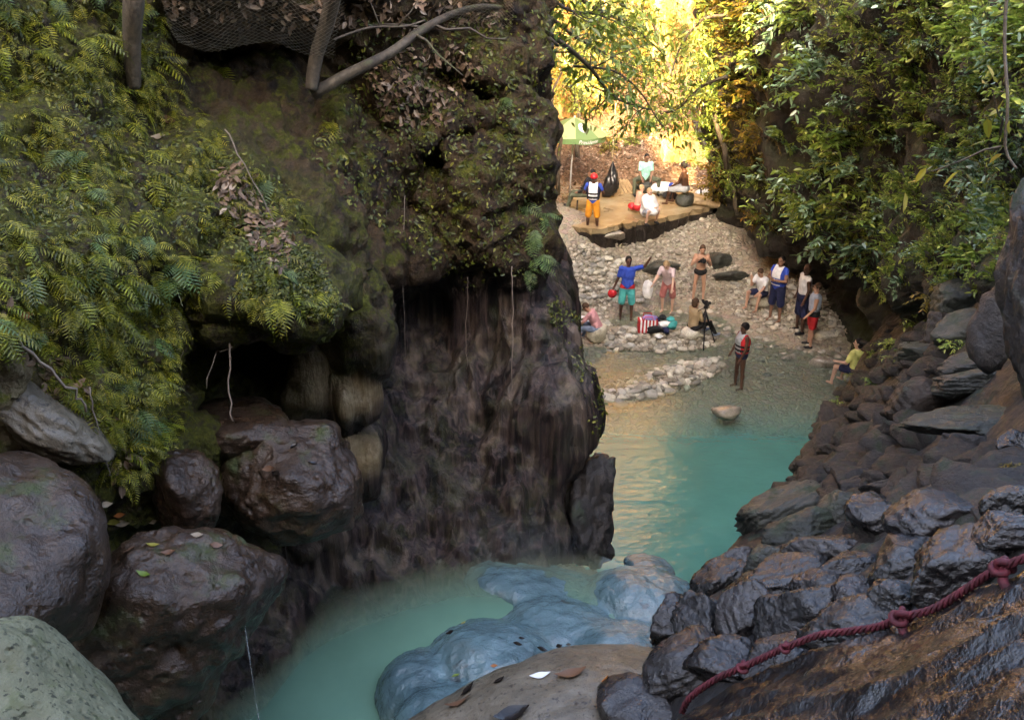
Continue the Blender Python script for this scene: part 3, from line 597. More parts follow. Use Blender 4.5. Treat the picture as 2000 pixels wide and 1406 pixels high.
# rocks of the right bank: pixel box, extra depth
RLIST = [(1530, 1000, 72, 36, 20, 'slate', 'smooth dark green slab on the pool edge'), (1556, 1040, 60, 32, 15, 'slate', 'second mossy slab stepping down to the pool edge'),
 (1437, 1092, 34, 20, 15, 'wet_dark', 'small dark rock jutting over the golden pool'), (1508, 1095, 45, 26, 12, 'slate', 'mossy flat rock between two dark wet rocks'),
 (1415, 1132, 55, 34, 22, 'wet_dark', 'wet dark rock above the lip of the upper pool'), (1478, 1158, 70, 36, 18, 'wet_dark', 'broad wet rock behind the big round dark boulder'),
 (1463, 1215, 50, 62, 0, 'wet_dark', 'big round dark boulder above the tan slab'), (1322, 1222, 44, 46, 25, 'wet_dark', 'dark boulder with pale patch beside the blue rocks'),
 (1385, 1232, 48, 66, 30, 'wet_dark', 'leaning dark boulder left of the big round one'), (1352, 1300, 84, 48, 28, 'wet_dark', 'wet dark boulder where the red rope ends'),
 (1578, 1212, 74, 66, 15, 'wet_dark', 'large dark boulder right of the big round one'), (1548, 1128, 72, 36, 8, 'wet_dark', 'shiny wet rock above the large dark boulder'),
 (1618, 1074, 72, 30, 10, 'wet_dark', 'shiny flat wet rock in the middle of the bank'), (1722, 1018, 58, 48, -10, 'wet_dark', 'knobbly wet rock below the dark ledge'),
 (1852, 1005, 96, 44, 12, 'wet_dark', 'long wet boulder with a sharp crest'), (1778, 1095, 80, 46, 10, 'wet_dark', 'glossy rounded rock left of the rope knots'),
 (1680, 1160, 44, 36, 0, 'wet_dark', 'compact dark rock above the wet slab rock'), (1870, 1112, 84, 68, 24, 'wet_dark', 'tall glossy boulder just above the rope'),
 (1700, 1212, 104, 44, 22, 'wet_dark', 'low wet rock the rope runs in front of'), (1915, 942, 84, 28, 8, 'wet_dark', 'flat shining rock under the mossy slab at right'),
 (1975, 1045, 60, 50, 20, 'wet_dark', 'dark wet rock at right edge above the rope'), (1988, 985, 50, 34, 10, 'wet_dark', 'wet rock at right edge below the yellow flower'),
 (1985, 880, 46, 36, 8, 'wet_dark', 'pale wet rock at right edge under the mossy slab'), (1905, 828, 112, 26, 4, 'slate', 'wide mossy slab overhanging a dark gap'),
 (1815, 785, 76, 42, 0, 'dry_dark', 'big dark boulder below the stepped slabs'), (1900, 748, 68, 24, 4, 'slate', 'grey mossy step slab above the big dark boulder'),
 (1912, 712, 58, 22, 6, 'slate', 'upper mossy step slab near the dark trunk'), (1882, 640, 54, 36, 10, 'slate', 'mossy green boulder under the foliage at right'),
 (1888, 592, 60, 34, 8, 'slate', 'mossy boulder with yellow leaves at the foliage edge'), (1838, 645, 30, 34, 0, 'dry_dark', 'dark narrow boulder beside the mossy green ones'),
 (1800, 690, 50, 20, 0, 'slate', 'low mossy rock among the ground plants'), (1660, 1115, 60, 30, 5, 'wet_dark', 'dark wet rock behind the compact one'),
 (1600, 1150, 46, 30, 5, 'wet_dark', 'wet rock between the shiny flat rock and the large boulder'), (1760, 1165, 50, 34, 5, 'wet_dark', 'dark rock left of the tall glossy boulder'),
 (1420, 1300, 60, 40, 15, 'wet_dark', 'rough rock behind the lower end of the rope'), (1530, 1280, 70, 28, 18, 'wet_dark', 'low dark rock under the rope middle'),
 (1650, 1000, 56, 42, 5, 'slate', 'broad grey slab below the dark ledge'), (1690, 950, 40, 26, 5, 'dry_dark', 'dark rock at the foot of the ledge'),
 (1880, 880, 50, 30, 0, 'dry_dark', 'dark block in the gap under the mossy slab'), (1760, 960, 60, 30, 0, 'dry_dark', 'dark block at the right foot of the ledge')]
for i, (u, v, ru, rv, roll, mt, lb) in enumerate(RLIST):
    h_ = hit([T_bank], u, v + rv * .3); t = float(PX(h_[0])[2]) if h_ else 9
    boulder(u, v, t - .12 * ru * t / FPX, ru * 1.22, rv * 1.24, max(ru, rv) * 1.0, roll, 200 + i, mt, lb, 'boulders piled on the right bank', planes=9, p=26 if mt != 'slate' else 14, lump=.09, sub=5, rough=.034, strata=.045)
# small dark ledge rocks: many, in thin layers
rg = np.random.default_rng(5); LEDGE = [rock_shape(900 + i, (1, .75, .34), 3, 8, 30, .08, 1.6, .04, 0, .1) for i in range(8)]
LM = [mesh_np('ledge_rock', v, f) for v, f in LEDGE]; [m.materials.append(M['dry_dark']) for m in LM]
def inpoly(x, y, poly):
    c = False; n = len(poly)
    for i in range(n):
        (x1, y1), (x2, y2) = poly[i], poly[(i + 1) % n]
        if (y1 > y) != (y2 > y) and x < (x2 - x1) * (y - y1) / (y2 - y1) + x1: c = not c
    return c
def inside_samples(poly, n, rg):
    xs = [p[0] for p in poly]; ys = [p[1] for p in poly]; out = []
    while len(out) < n:
        x, y = rg.uniform(min(xs), max(xs)), rg.uniform(min(ys), max(ys))
        if inpoly(x, y, poly): out.append((x, y))
    return out
for k, (u, v) in enumerate(inside_samples([(1640, 745), (1700, 715), (1790, 740), (1800, 800), (1830, 850), (1830, 930), (1700, 985), (1560, 985), (1545, 945), (1600, 850)], 150, rg) + inside_samples([(1690, 650), (1830, 610), (1870, 740), (1790, 745), (1700, 715)], 80, rg) + inside_samples([(1700, 1000), (1900, 880), (1990, 900), (1990, 1000), (1700, 1100)], 40, rg)):
    h_ = hit([T_bank], u, v)
    if not h_: continue
    s = rg.uniform(.14, .42) * (.7 if v < 800 else 1)
    o = obj('ledge_rock', LM[k % 8], None, None, h_[0] - np.array([0, 0, s * .1]), (('small' if s < .27 else 'larger') + ' angular dark rock in the ' + ('upper' if v < 800 else 'middle' if v < 890 else 'lower') + (' left' if u < 1660 else ' right') + ' part of the layered ledge' if k < 150 else ('small' if s < .2 else 'larger') + ' dark rock on the bank ' + ('below the fallen log' if u < 1770 else 'beside the step slabs') if k < 230 else ('small' if s < .27 else 'larger') + ' dark wet rock filling the gaps ' + ('left of the long crested boulder' if u < 1800 else 'under the wide mossy slab' if v < 950 else 'right of the long crested boulder')), 'rock', ('angular rocks of the dark ledge' if k < 150 else 'dark rocks by the fallen log' if k < 230 else 'gap filling rocks at the right'), rot=(rg.normal(0, .25), rg.normal(.15, .25), rg.uniform(0, 6.3)), scale=(s, s, s))
# dark rock columns at the right edge
boulder(2045, 600, 6.6, 95, 245, 120, 3, 301, 'dry_dark', 'dark hanging rock column at the right edge', planes=16, p=8, lump=.16, lscale=2.2, sub=5, rough=.07)
boulder(1950, 625, 8.8, 44, 85, 60, -12, 302, 'dry_dark', 'dark rock stub behind the hanging rock column', planes=14, p=8, lump=.12, sub=4)
boulder(1730, 600, 23.0, 62, 52, 50, -22, 303, 'tan', 'flat brown rock face by the driftwood', planes=9, p=14, lump=.05, sub=5)
boulder(1420, 806, 20.7, 30, 15, 28, 3, 304, 'cobble_wet', 'single pale boulder standing in the teal pool', planes=22, p=6, lump=.08)
boulder(1612, 712, None, 36, 13, 24, 2, 305, 'cobble_wet', 'flat speckled grey rock left of the person in yellow', planes=14, p=8, lump=.05)
boulder(1650, 712, None, 26, 10, 18, 4, 306, 'cobble', 'thin pale rock beside the person in yellow', planes=12, p=8, lump=.05)
boulder(1616, 655, None, 20, 11, 16, -6, 307, 'cobble', 'white angular rock behind the person in grey tank top', planes=10, p=12, lump=.05)
boulder(1542, 700, None, 18, 10, 14, 0, 308, 'cobble_wet', 'pale stone lying in the shallow stream', planes=12, p=9, lump=.05)
boulder(1290, 524, None, 40, 15, 40, 8, 309, 'slate', 'mossy flat boulder behind the stony stream', planes=14, p=8, lump=.08)
boulder(1400, 512, None, 26, 20, 30, 8, 310, 'slate', 'mossy green boulder beside the person with a camera', planes=14, p=8, lump=.1)
boulder(1432, 540, None, 36, 12, 30, -5, 311, 'slate', 'flat grey rock between the bathers and the dark overhang', planes=12, p=9, lump=.06)
boulder(1183, 462, None, 44, 12, 40, 2, 312, 'cobble_wet', 'flat step rock under the person in orange shorts', planes=14, p=10, lump=.05)
boulder(1350, 300, 33.2, 52, 82, 40, 6, 313, 'back', 'pale sunlit limestone outcrop behind the platform end', planes=10, p=12, lump=.12, sub=5, rough=.06)
# rope slab: a big sheet of wet rock falling from right to left
SL = [(1335, 1395, 5.0), (1500, 1320, 4.65), (1700, 1245, 4.2), (1850, 1180, 3.95), (2000, 1100, 3.7), (1450, 1420, 4.2), (1650, 1350, 3.7), (1850, 1300, 3.3), (2000, 1250, 3.05), (1650, 1450, 3.3), (2000, 1400, 2.65), (2250, 1150, 3.0), (2250, 1400, 2.3), (1380, 1500, 3.9), (1700, 1600, 2.6)]
sp_ = np.array([P(*q) for q in SL]); sl_fn = tps(sp_[:, :2], sp_[:, 2], .01)
gx = np.arange(.6, 3.1, .022); gy = np.arange(.9, 4.3, .022); X, Y = np.meshgrid(gx, gy, indexing='ij'); q = np.stack([X.ravel(), Y.ravel()], 1)
Zs = sl_fn(q); q3 = np.c_[q, np.zeros(len(q))]; q3s = q3 @ np.array([[.8, -.6, 0], [.6, .8, 0], [0, 0, 1]]).T * np.array([1.1, 2.6, 1])
Zs = Zs + .07 * fbm(q3s * 1.1, 3) + .035 * ridge(q3s * 2.3 + 3, 3) + .008 * fbm(q3 * 16, 2)
edge = np.array([P(*c)[:2] for c in [(2300, 985, 4.0), (2000, 1085, 3.72), (1850, 1165, 3.98), (1700, 1228, 4.25), (1500, 1300, 4.7), (1325, 1385, 5.05), (1250, 1500, 4.7)]] + [np.array([.5, 1.0])])
best = np.full(len(q), 1e9); side = np.zeros(len(q))
for a_, b_ in zip(edge[:-1], edge[1:]):
    ab = b_ - a_; t = np.clip(((q - a_) @ ab) / (ab @ ab), 0, 1); w_ = q - a_ - t[:, None] * ab; d = np.hypot(w_[:, 0], w_[:, 1]); cr = ab[0] * w_[:, 1] - ab[1] * w_[:, 0]
    m = d < best; best[m] = d[m]; side[m] = cr[m]
out = np.where(side < 0, best, 0); ins = np.where(side >= 0, best, 0)
Zs = Zs - 1.6 * out - 6 * np.maximum(out - .1, 0) - .06 * np.exp(-ins / .06)
Zs = np.maximum(Zs, 4.6); sv_ = np.c_[q, Zs]; fl_ = grid_faces(len(gx), len(gy))
bs = np.array([1.8, 2.4, 4.6])
obj('rock_slab', mesh_np('rock_slab', sv_ - bs, fl_), M['rope_slab'], None, bs, 'broad wet brown rock slab with water sheeting down under the rope', 'rock')
T_slab = bvh(sv_, fl_)

# ------------------------------------------------------------------ river stones
SM = []; SSH = []
for i in range(12):
    rg_ = np.random.default_rng(i); v, f = rock_shape(600 + i, (1, rg_.uniform(.65, .9), rg_.uniform(.42, .62)), 3 if i < 4 else 2, 12, 5, .06, 1.3, .01); SSH.append((v, f))
    m = mesh_np('river_stone', v, f); m.materials.append(M['cobble']); SM.append(m)
REG = [([(1062, 482), (1150, 478), (1240, 520), (1255, 590), (1180, 600), (1120, 590), (1075, 560)], 420, .07, .19, 'on the bank behind the stream'),
       ([(1165, 655), (1210, 640), (1340, 640), (1400, 660), (1390, 678), (1300, 690), (1200, 684)], 220, .06, .16, 'on the middle bar by the bags'),
       ([(1165, 785), (1190, 750), (1270, 725), (1330, 705), (1405, 698), (1412, 722), (1370, 745), (1310, 770), (1230, 790)], 380, .06, .19, 'on the low bar at the pool edge'),
       ([(1170, 470), (1400, 415), (1440, 480), (1440, 590), (1400, 610), (1260, 560), (1240, 500)], 380, .05, .13, 'below the concrete platform'),
       ([(1420, 545), (1480, 530), (1600, 560), (1690, 600), (1720, 650), (1600, 660), (1500, 640), (1430, 610)], 380, .06, .16, 'along the foot of the right slope'),
       ([(1150, 610), (1420, 600), (1640, 660), (1640, 740), (1440, 760), (1420, 720), (1400, 680), (1180, 690)], 320, .06, .17, 'wet, in the shallow stream'),
       ([(1120, 590), (1190, 605), (1200, 640), (1150, 640)], 50, .07, .15, 'on the bank behind the stream')]
ST = []; rg = np.random.default_rng(77)
for ri, (poly, n, a_, b_, lb) in enumerate(REG):
    for u, v in inside_samples(poly, n, rg):
        g_ = ground(u, v); s = a_ + (b_ - a_) * rg.random()**2.6
        ST.append((s, g_ + np.array([0, 0, s * (.12 if ri != 5 else -.12)]), rg.integers(12), (rg.normal(0, .18), rg.normal(0, .18), rg.uniform(0, 6.3)), ri, lb))
ST.sort(key=lambda q: -q[0]); BULK = MB(); bv_ = []; bf_ = []; nb_ = 0
for i, (s, p, k, r, ri, lb) in enumerate(ST):
    if i < 300:
        o = obj('river_stone', SM[k], None, None, p, 'rounded pale river stone ' + lb, 'stone', 'river stones ' + lb.replace('wet, ', ''), rot=r, scale=(s, s, s))
        if ri == 5: o.material_slots[0].link = 'OBJECT'; o.material_slots[0].material = M['cobble_wet']
    else:
        v, f = SSH[4 + k % 8]; R_ = np.array(Euler(r).to_matrix()); bv_.append(v @ R_.T * s + p); bf_.append(f + nb_); nb_ += len(v)
# yet smaller shingle between them
for poly, n, a_, b_, lb in REG[:5]:
    for u, v in inside_samples(poly, n * 3, rg):
        s = rg.uniform(.025, .06); v_, f = SSH[4 + rg.integers(8)]; R_ = np.array(Euler((rg.normal(0, .3), rg.normal(0, .3), rg.uniform(0, 6.3))).to_matrix())
        bv_.append(v_ @ R_.T * s + ground(u, v) + np.array([0, 0, s * .2])); bf_.append(f + nb_); nb_ += len(v_)
s_ = N('shingle'); r_ = s_.geo('Random Per Island'); col_ = s_.ramp(r_, [(0, (.13, .11, .085)), (.5, (.28, .25, .20)), (1, (.46, .42, .35))]); M['shingle'] = s_.end(s_.bsdf(col_, .7, s_.bump(s_.noise(s_.coord(), 18, 3), .3, .01), .3))
obj('shingle', mesh_np('shingle', np.concatenate(bv_), np.concatenate(bf_)), M['shingle'], label='small pale stones and gravel covering the shoal', cat='gravel', kind='stuff')
# ------------------------------------------------------------------ concrete platform
pp = [PZ(u, v, 1.95) for u, v in [(1080, 428), (1130, 445), (1178, 447), (1215, 438), (1250, 433), (1300, 424), (1345, 414), (1392, 402), (1402, 390), (1370, 376), (1300, 368), (1200, 368), (1120, 368), (1085, 380)]]
q_ = []
for i in range(len(pp)):
    for k in range(6): q_.append(pp[i] + (pp[(i + 1) % len(pp)] - pp[i]) * k / 6 + (np.r_[rg.normal(0, .055, 2), 0] if i < 8 else 0))
pp = q_; c_ = np.mean(pp, axis=0); n = len(pp); top_ = np.array(pp) - np.array([c_[0], c_[1], 1.95]); mid = top_ * np.array([.985, .985, 1]) - np.array([0, 0, .16]) + np.c_[rg.normal(0, .03, (n, 2)), rg.normal(0, .02, n)]; bot = top_ * np.array([.86, .86, 1]) - np.array([0, 0, 1.3])
v_ = np.r_[top_, mid, bot]; f_ = [list(range(n))] + [[i, n + i, n + (i + 1) % n, (i + 1) % n] for i in range(n)] + [[n + i, 2 * n + i, 2 * n + (i + 1) % n, n + (i + 1) % n] for i in range(n)]
mi_ = [0] + [0] * n + [1] * n  # lower sides dark for dirt and for painted shade below the edge
me = bpy.data.meshes.new('platform'); me.from_pydata(v_.tolist(), [], f_); me.update()
s_ = N('muddy_concrete'); cc = s_.coord(); k_ = s_.ramp(s_.noise(cc, 1.1, 5, .6), [(.3, (.15, .105, .055)), (.5, (.25, .19, .105)), (.7, (.34, .28, .17))]); k_ = s_.mix(s_.rng(s_.noise(cc, 14, 4, .7), .55, .7, 0, .5), k_, (.12, .085, .05))
M['concrete'] = s_.end(s_.bsdf(k_, s_.rng(s_.noise(cc, .8, 3), .4, .6, .22, .7), s_.bump(s_.noise(cc, 9, 4, .6), .4, .02), .5))
me.materials.append(M['concrete']); me.materials.append(M['dry_dark']); me.polygons.foreach_set('material_index', mi_)
obj('platform', me, None, None, (c_[0], c_[1], 1.95), 'muddy concrete platform with a broken front edge', 'platform')
# ------------------------------------------------------------------ foliage
M['fern'] = leaf_mat('fern_green', (.035, .050, .004), (.30, .30, .018), (.46, .42, .05), .35)
M['fern_blue'] = leaf_mat('fern_blue_green', (.04, .075, .022), (.13, .19, .05), None, .25)
M['leaf'] = leaf_mat('broad_leaf', (.06, .105, .018), (.28, .38, .07), (.50, .54, .14), .4)
M['leaf_gloss'] = leaf_mat('glossy_leaf', (.07, .13, .075), (.24, .36, .22), (.38, .50, .42), .2, .2)
M['leaf_gold'] = leaf_mat('yellow_green_leaf', (.07, .055, .008), (.26, .19, .025), (.36, .20, .05), .4)
M['grass'] = leaf_mat('grass_blade', (.06, .085, .02), (.16, .17, .05), None, .3)
M['litter'] = leaf_mat('dead_leaf', (.06, .035, .018), (.22, .135, .08), (.32, .24, .17), .1, .6, False)
M['cover'] = leaf_mat('ground_cover_leaf', (.020, .028, .004), (.10, .115, .012), (.22, .21, .03), .3, .4, False)
M['bark'] = rock_mat('bark', [(.3, (.03, .022, .014)), (.5, (.075, .055, .034)), (.7, (.14, .11, .07))], 3, (.6, .9), .9, .02, moss=(.35, (.03, .04, .008), (.09, .10, .02)), stretch=(3, 3, .6))
M['twig'] = plain('twig', (.09, .065, .045), .8)
M['root'] = plain('root', (.20, .155, .12), .8)
def unit(a): a = np.asarray(a, float); return a / (np.linalg.norm(a, axis=-1, keepdims=True) + 1e-12)
def leaves(b, d, n, L, W, fold=.25, droop=.15):
    """many leaves at once: base, direction, normal, length, width -> verts, quads"""
    b = np.asarray(b, float); m = len(b); d = unit(d); n = unit(n - d * (n * d).sum(1, keepdims=True)); s = np.cross(d, n)
    L = np.broadcast_to(np.asarray(L, float), (m,))[:, None]; W = np.broadcast_to(np.asarray(W, float), (m,))[:, None]
    pt = lambda l, w: b + d * L * l + s * W * w + n * (abs(w) * W * fold - droop * L * l * l)
    v = np.stack([pt(0, 0), pt(.28, .42), pt(.65, .38), pt(1, 0), pt(.65, -.38), pt(.28, -.42)], 1).reshape(-1, 3)
    k = np.arange(m)[:, None] * 6
    return v, np.concatenate([k + np.array([0, 1, 2, 3]), k + np.array([0, 3, 4, 5])])
def frond(seed, n=26, wid=.30):
    rg = np.random.default_rng(seed); t = np.linspace(.08, .98, n); up = rg.uniform(.25, .45)
    path = lambda q: np.stack([q * (1 - .12 * q), .05 * np.sin(q * 3 + seed), up * q - (up + rg_d) * q * q], 1)
    rg_d = rg.uniform(.15, .45); c = path(t); tn = unit(np.gradient(c, axis=0)); b = []; d = []; L = []
    for s in (-1, 1):
        sd = np.cross(tn, np.array([0, 0, 1.])) * s; b.append(c); d.append(unit(sd + tn * .45 + np.array([0, 0, -.12]))); L.append(wid * np.sin(np.clip(t * 1.05 + .12, 0, 1) * math.pi)**.7 * rg.uniform(.85, 1.1, n))
    b = np.concatenate(b); d = np.concatenate(d); L = np.concatenate(L)
    v, f = leaves(b, d, np.tile([0, 0, 1.], (len(b), 1)), L, .020 + L * .10, .1, .1)
    rv, rf = tube(path(np.linspace(0, 1, 7)), np.linspace(.011, .003, 7), 3, False)
    return np.r_[v, rv], np.r_[f, np.array(rf) + len(v)]
FR = []
for i in range(6):
    v, f = frond(i, 12, .25 if i < 4 else .18); m = mesh_np('frond', v, f, False); m.materials.append(M['fern']); FR.append(m)
FRB = []
for i in range(3):
    v, f = frond(20 + i, 12, .27); m = mesh_np('frond', v, f, False); m.materials.append(M['fern_blue']); FRB.append(m)
def fern(p, nrm, size, label, group, rg, nf=5, set_=None):
    dn = np.array([0, 0, -1.]) - nrm * (-nrm[2]); dn = dn if np.linalg.norm(dn) > .1 else np.array([0, -1., 0]); az0 = math.atan2(nrm[1] + dn[1] * .3, nrm[0] + dn[0] * .3)
    e = thing('fern', label, 'fern', p, group)
    for k in range(nf):
        az = az0 + rg.normal(.15, .55); el = rg.uniform(-1.15, .1); s = size * rg.uniform(.65, 1.15)
        obj('frond', (set_ or FR)[rg.integers(len(set_ or FR))], None, e, (0, 0, 0), rot=(rg.normal(0, .3), -el, az), scale=(s, s, s))
    return e
rg = np.random.default_rng(8)
BANKP = [(-150, -50), (300, -50), (330, 130), (420, 260), (480, 300), (560, 360), (640, 520), (650, 600), (470, 590), (400, 560), (340, 640), (345, 870), (240, 950), (170, 900), (60, 700), (-150, 620)]
pts = inside_samples(BANKP, 290, rg)
for u, v in pts:
    h_ = hit([T_cliff], u, v)
    if not h_: continue
    t = PX(h_[0])[2]
    if u < 200 and v < 330: lb = 'dark fern in the shaded upper left of the bank'
    elif v < 330: lb = 'fern high on the mossy bank beside the hanging roots'
    elif u < 230: lb = 'fern on the left part of the mossy bank'
    elif v > 600: lb = 'fern hanging over the lower tip of the mossy bank'
    else: lb = 'yellow green fern in the middle of the mossy bank'
    sz_ = rg.uniform(.17, .33); bl = rg.random() < .15; row = 'top row' if v < 150 else 'second row' if v < 300 else 'third row' if v < 480 else 'fourth row' if v < 700 else 'lowest row'
    l2 = ('large ' if sz_ > .25 else 'small ') + ('blue green ' if bl else '') + lb + ', ' + row
    fern(h_[0] - h_[1] * .02, h_[1], sz_, l2, lb.replace('fern', 'ferns', 1), rg, int(rg.integers(4, 7)), FRB if bl else None)
for u, v, s, lb in [(650, 240, .36, 'single long fern hanging from the dark cliff face'), (1010, 230, .3, 'fern at the right edge of the upper cliff'), (1040, 450, .34, 'fern tuft hanging over the shoal from the cliff edge'), (1060, 420, .3, 'upper fern tuft on the cliff edge'), (1050, 500, .32, 'lower fern tuft on the cliff edge'), (900, 400, .2, 'little fern in the middle of the cliff'), (990, 190, .24, 'fern below the leafy ledge of the cliff'),
                    (1020, 400, .28, 'fern left of the cliff edge tufts'), (1030, 530, .26, 'lowest fern on the cliff corner'), (640, 480, .3, 'fern on the corner of the mossy ledge'), (610, 560, .26, 'fern at the lip of the mossy ledge'), (430, 130, .3, 'broad fern under the wire mesh')]:
    h_ = hit([T_cliff], u, v)
    if h_: fern(h_[0] - h_[1] * .02, h_[1], s, lb, None, rg, 6, FRB if u > 900 else None)
def bulk(name, items, mat, label, cat):
    V, F_, k = [], [], 0
    for v, f, Mx in items: V.append(v @ Mx[:3, :3].T + Mx[:3, 3]); F_.append(np.asarray(f) + k); k += len(v)
    obj(name, mesh_np(name, np.concatenate(V), np.concatenate(F_), False), M[mat], label=label, cat=cat, kind='stuff')
def mat4(p, R, s): m = np.eye(4); m[:3, :3] = np.asarray(R) * s; m[:3, 3] = p; return m
FA = [frond(60 + i, 11, .24) for i in range(4)]; it = []
for u, v in inside_samples(BANKP, 1000, rg) + inside_samples([(260, 100), (420, 250), (560, 380), (600, 480), (480, 420), (330, 300)], 120, rg) + inside_samples([(200, 560), (345, 640), (350, 880), (240, 960), (150, 860)], 130, rg) + inside_samples([(430, 500), (640, 500), (668, 610), (470, 605)], 90, rg):
    h_ = hit([T_cliff], u, v)
    if not h_: continue
    if v < 620 and noise(h_[0][None] * 1.5)[0] < -.12: continue
    az0 = math.atan2(h_[1][1], h_[1][0])
    for k in range(2): it.append((*FA[rg.integers(4)], mat4(h_[0] - h_[1] * .01, Euler((rg.normal(0, .4), rg.uniform(-.1, 1.1), az0 + rg.normal(0, .8))).to_matrix(), rg.uniform(.08, .20))))
bulk('fern_growth', it, 'fern', 'thick low fern growth between the larger ferns of the left bank', 'ferns')
# scattered small leaves as ground cover, and litter
def carpet(trees, poly, n, l0, l1, rg, lift=.02, asp=.55, z=.35, clump=0):
    B, D, NN, L = [], [], [], []
    for u, v in inside_samples(poly, n, rg):
        h_ = hit(trees, u, v)
        if not h_ or (clump and noise(h_[0][None] * 1.9)[0] + rg.normal(0, .25) < clump): continue
        nr = h_[1]
        B.append(h_[0] + nr * rg.uniform(0, lift)); d = rg.normal(size=3); d = d - nr * (d @ nr) + nr * rg.uniform(0, .6) + np.array([0, 0, -.35]); D.append(d); NN.append(nr + rg.normal(size=3) * z + np.array([0, 0, .5])); L.append(rg.uniform(l0, l1))
    L = np.array(L); return leaves(np.array(B), np.array(D), np.array(NN), L, L * asp)
v, f = carpet([T_cliff], BANKP, 12000, .018, .042, rg, .04, clump=.08)
obj('ground_cover', mesh_np('ground_cover', v, f, False), M['cover'], label='moss and tiny leaves carpeting the left bank', cat='moss', kind='stuff')
v, f = carpet([T_cliff], [(470, 480), (600, 480), (665, 590), (650, 625), (560, 615), (470, 600)], 3500, .015, .035, rg, .03)
obj('ground_cover', mesh_np('ground_cover', v, f, False), M['cover'], label='small leaves on the ledge above the dark hollow', cat='moss', kind='stuff')
v, f = carpet([T_cliff], [(1080, 570), (1120, 600), (1160, 690), (1185, 800), (1165, 880), (1140, 790), (1120, 700), (1070, 620)], 1500, .02, .055, rg, .05, clump=.05)
obj('ground_cover', mesh_np('ground_cover', v, f, False), M['cover'], label='moss and leaves draping the right corner of the cliff', cat='moss', kind='stuff')
v, f = carpet([T_cliff], [(700, 40), (1070, 20), (1070, 520), (900, 560), (700, 420), (600, 300)], 2600, .02, .06, rg, .05)
obj('ground_cover', mesh_np('ground_cover', v, f, False), M['cover'], label='sparse small leaves on the upper cliff', cat='moss', kind='stuff')
lv = [carpet([T_cliff], q, n, .04, .10, rg, .03) for q, n in [([(420, 330), (480, 330), (570, 480), (560, 540), (500, 500), (440, 410)], 350), ([(700, 100), (950, 90), (860, 260), (740, 230)], 400), ([(300, -100), (1000, -100), (980, 60), (650, 60), (330, 40)], 900), ([(0, 600), (130, 700), (270, 890), (230, 960), (100, 760), (0, 660)], 120)]]
nn = np.cumsum([0] + [len(x[0]) for x in lv])
obj('leaf_litter', mesh_np('leaf_litter', np.concatenate([x[0] for x in lv]), np.concatenate([x[1] + k for x, k in zip(lv, nn)]), False), M['litter'], label='brown dead leaves caught on the left cliff', cat='leaf litter', kind='stuff')
v, f = carpet([T_bed], [(1060, 250), (1400, 250), (1400, 385), (1060, 400)], 5200, .08, .20, rg, .05)
obj('leaf_litter', mesh_np('leaf_litter', v, f, False), M['litter'], label='russet leaf litter on the slope behind the platform', cat='leaf litter', kind='stuff')
# broad leaved shrubs for the right slope
def shrub_mesh(seed, sprays, per, R, L, asp=.42, droop=.55, up=.4):
    rg = np.random.default_rng(seed); B, D, NN, LL = [], [], [], []; st = MB()
    for i in range(sprays):
        a = rg.normal(size=3); a[2] = abs(a[2]) * up * 2 + .15; a = unit(a) * np.array([1, 1, 1.0]); ln = R * rg.uniform(.55, 1.1); q = np.linspace(0, 1, 7)
        path = a[None] * q[:, None] * ln + np.array([0, 0, -1]) * (droop * ln * q**2.2)[:, None] + rg.normal(0, .02 * R, (7, 3)) * q[:, None]
        st.tube(path, np.linspace(.012, .004, 7) * (R / .6), 3)
        for k in range(per):
            t = .22 + .78 * (k + rg.random() * .5) / per; c = np.array([np.interp(t, q, path[:, j]) for j in range(3)]); tn = unit(np.array([np.interp(min(t + .1, 1), q, path[:, j]) - np.interp(t - .1, q, path[:, j]) for j in range(3)]))
            s = np.cross(tn, [0, 0, 1.]); s = unit(s) * (1 if k % 2 else -1)
            B.append(c); D.append(s * .8 + tn * .7 + rg.normal(0, .25, 3) + np.array([0, 0, -.15])); NN.append(np.array([0, 0, 1.]) + rg.normal(0, .35, 3)); LL.append(L * rg.uniform(.6, 1.15))
    LL = np.array(LL); v, f = leaves(np.array(B), np.array(D), np.array(NN), LL, LL * asp)
    RAW.append((v, f)); return mesh_np('crown', v, f, False), st.mesh('stem', [M['twig']])
SH = {}; RAW = []; LUSH = []; LUSH2 = []; GOLD = []
for kind, mt, pars in [('a', 'leaf', (15, 12, .62, .13)), ('b', 'leaf_gloss', (13, 11, .66, .16)), ('c', 'leaf', (18, 14, .55, .09)), ('d', 'leaf_gold', (16, 13, .58, .11)), ('e', 'leaf', (14, 12, .7, .12))]:
    SH[kind] = []
    for i in range(3):
        c, s = shrub_mesh(hash(kind) % 97 + i * 7 if False else ord(kind) * 13 + i * 7, *pars, asp=.38 + .06 * i); c.materials.append(M[mt]); SH[kind].append((c, s))
def shrub(p, nrm, s, kind, label, group, rg, name='shrub'):
    ax = unit(nrm * .8 + np.array([0, 0, .55])); q = orient(ax, rg.uniform(0, 6.3)); e = thing(name, label, 'shrub', p, group); e.rotation_euler = q.to_euler(); e.scale = (s, s, s)
    c, st = SH[kind][rg.integers(3)]; obj('crown', c, None, e); obj('stem', st, None, e); return e
rg = np.random.default_rng(12)
SLP = [(1385, -120), (2080, -120), (2080, 560), (1960, 560), (1900, 570), (1800, 590), (1700, 560), (1650, 500), (1560, 460), (1440, 440), (1395, 380), (1370, 200)]
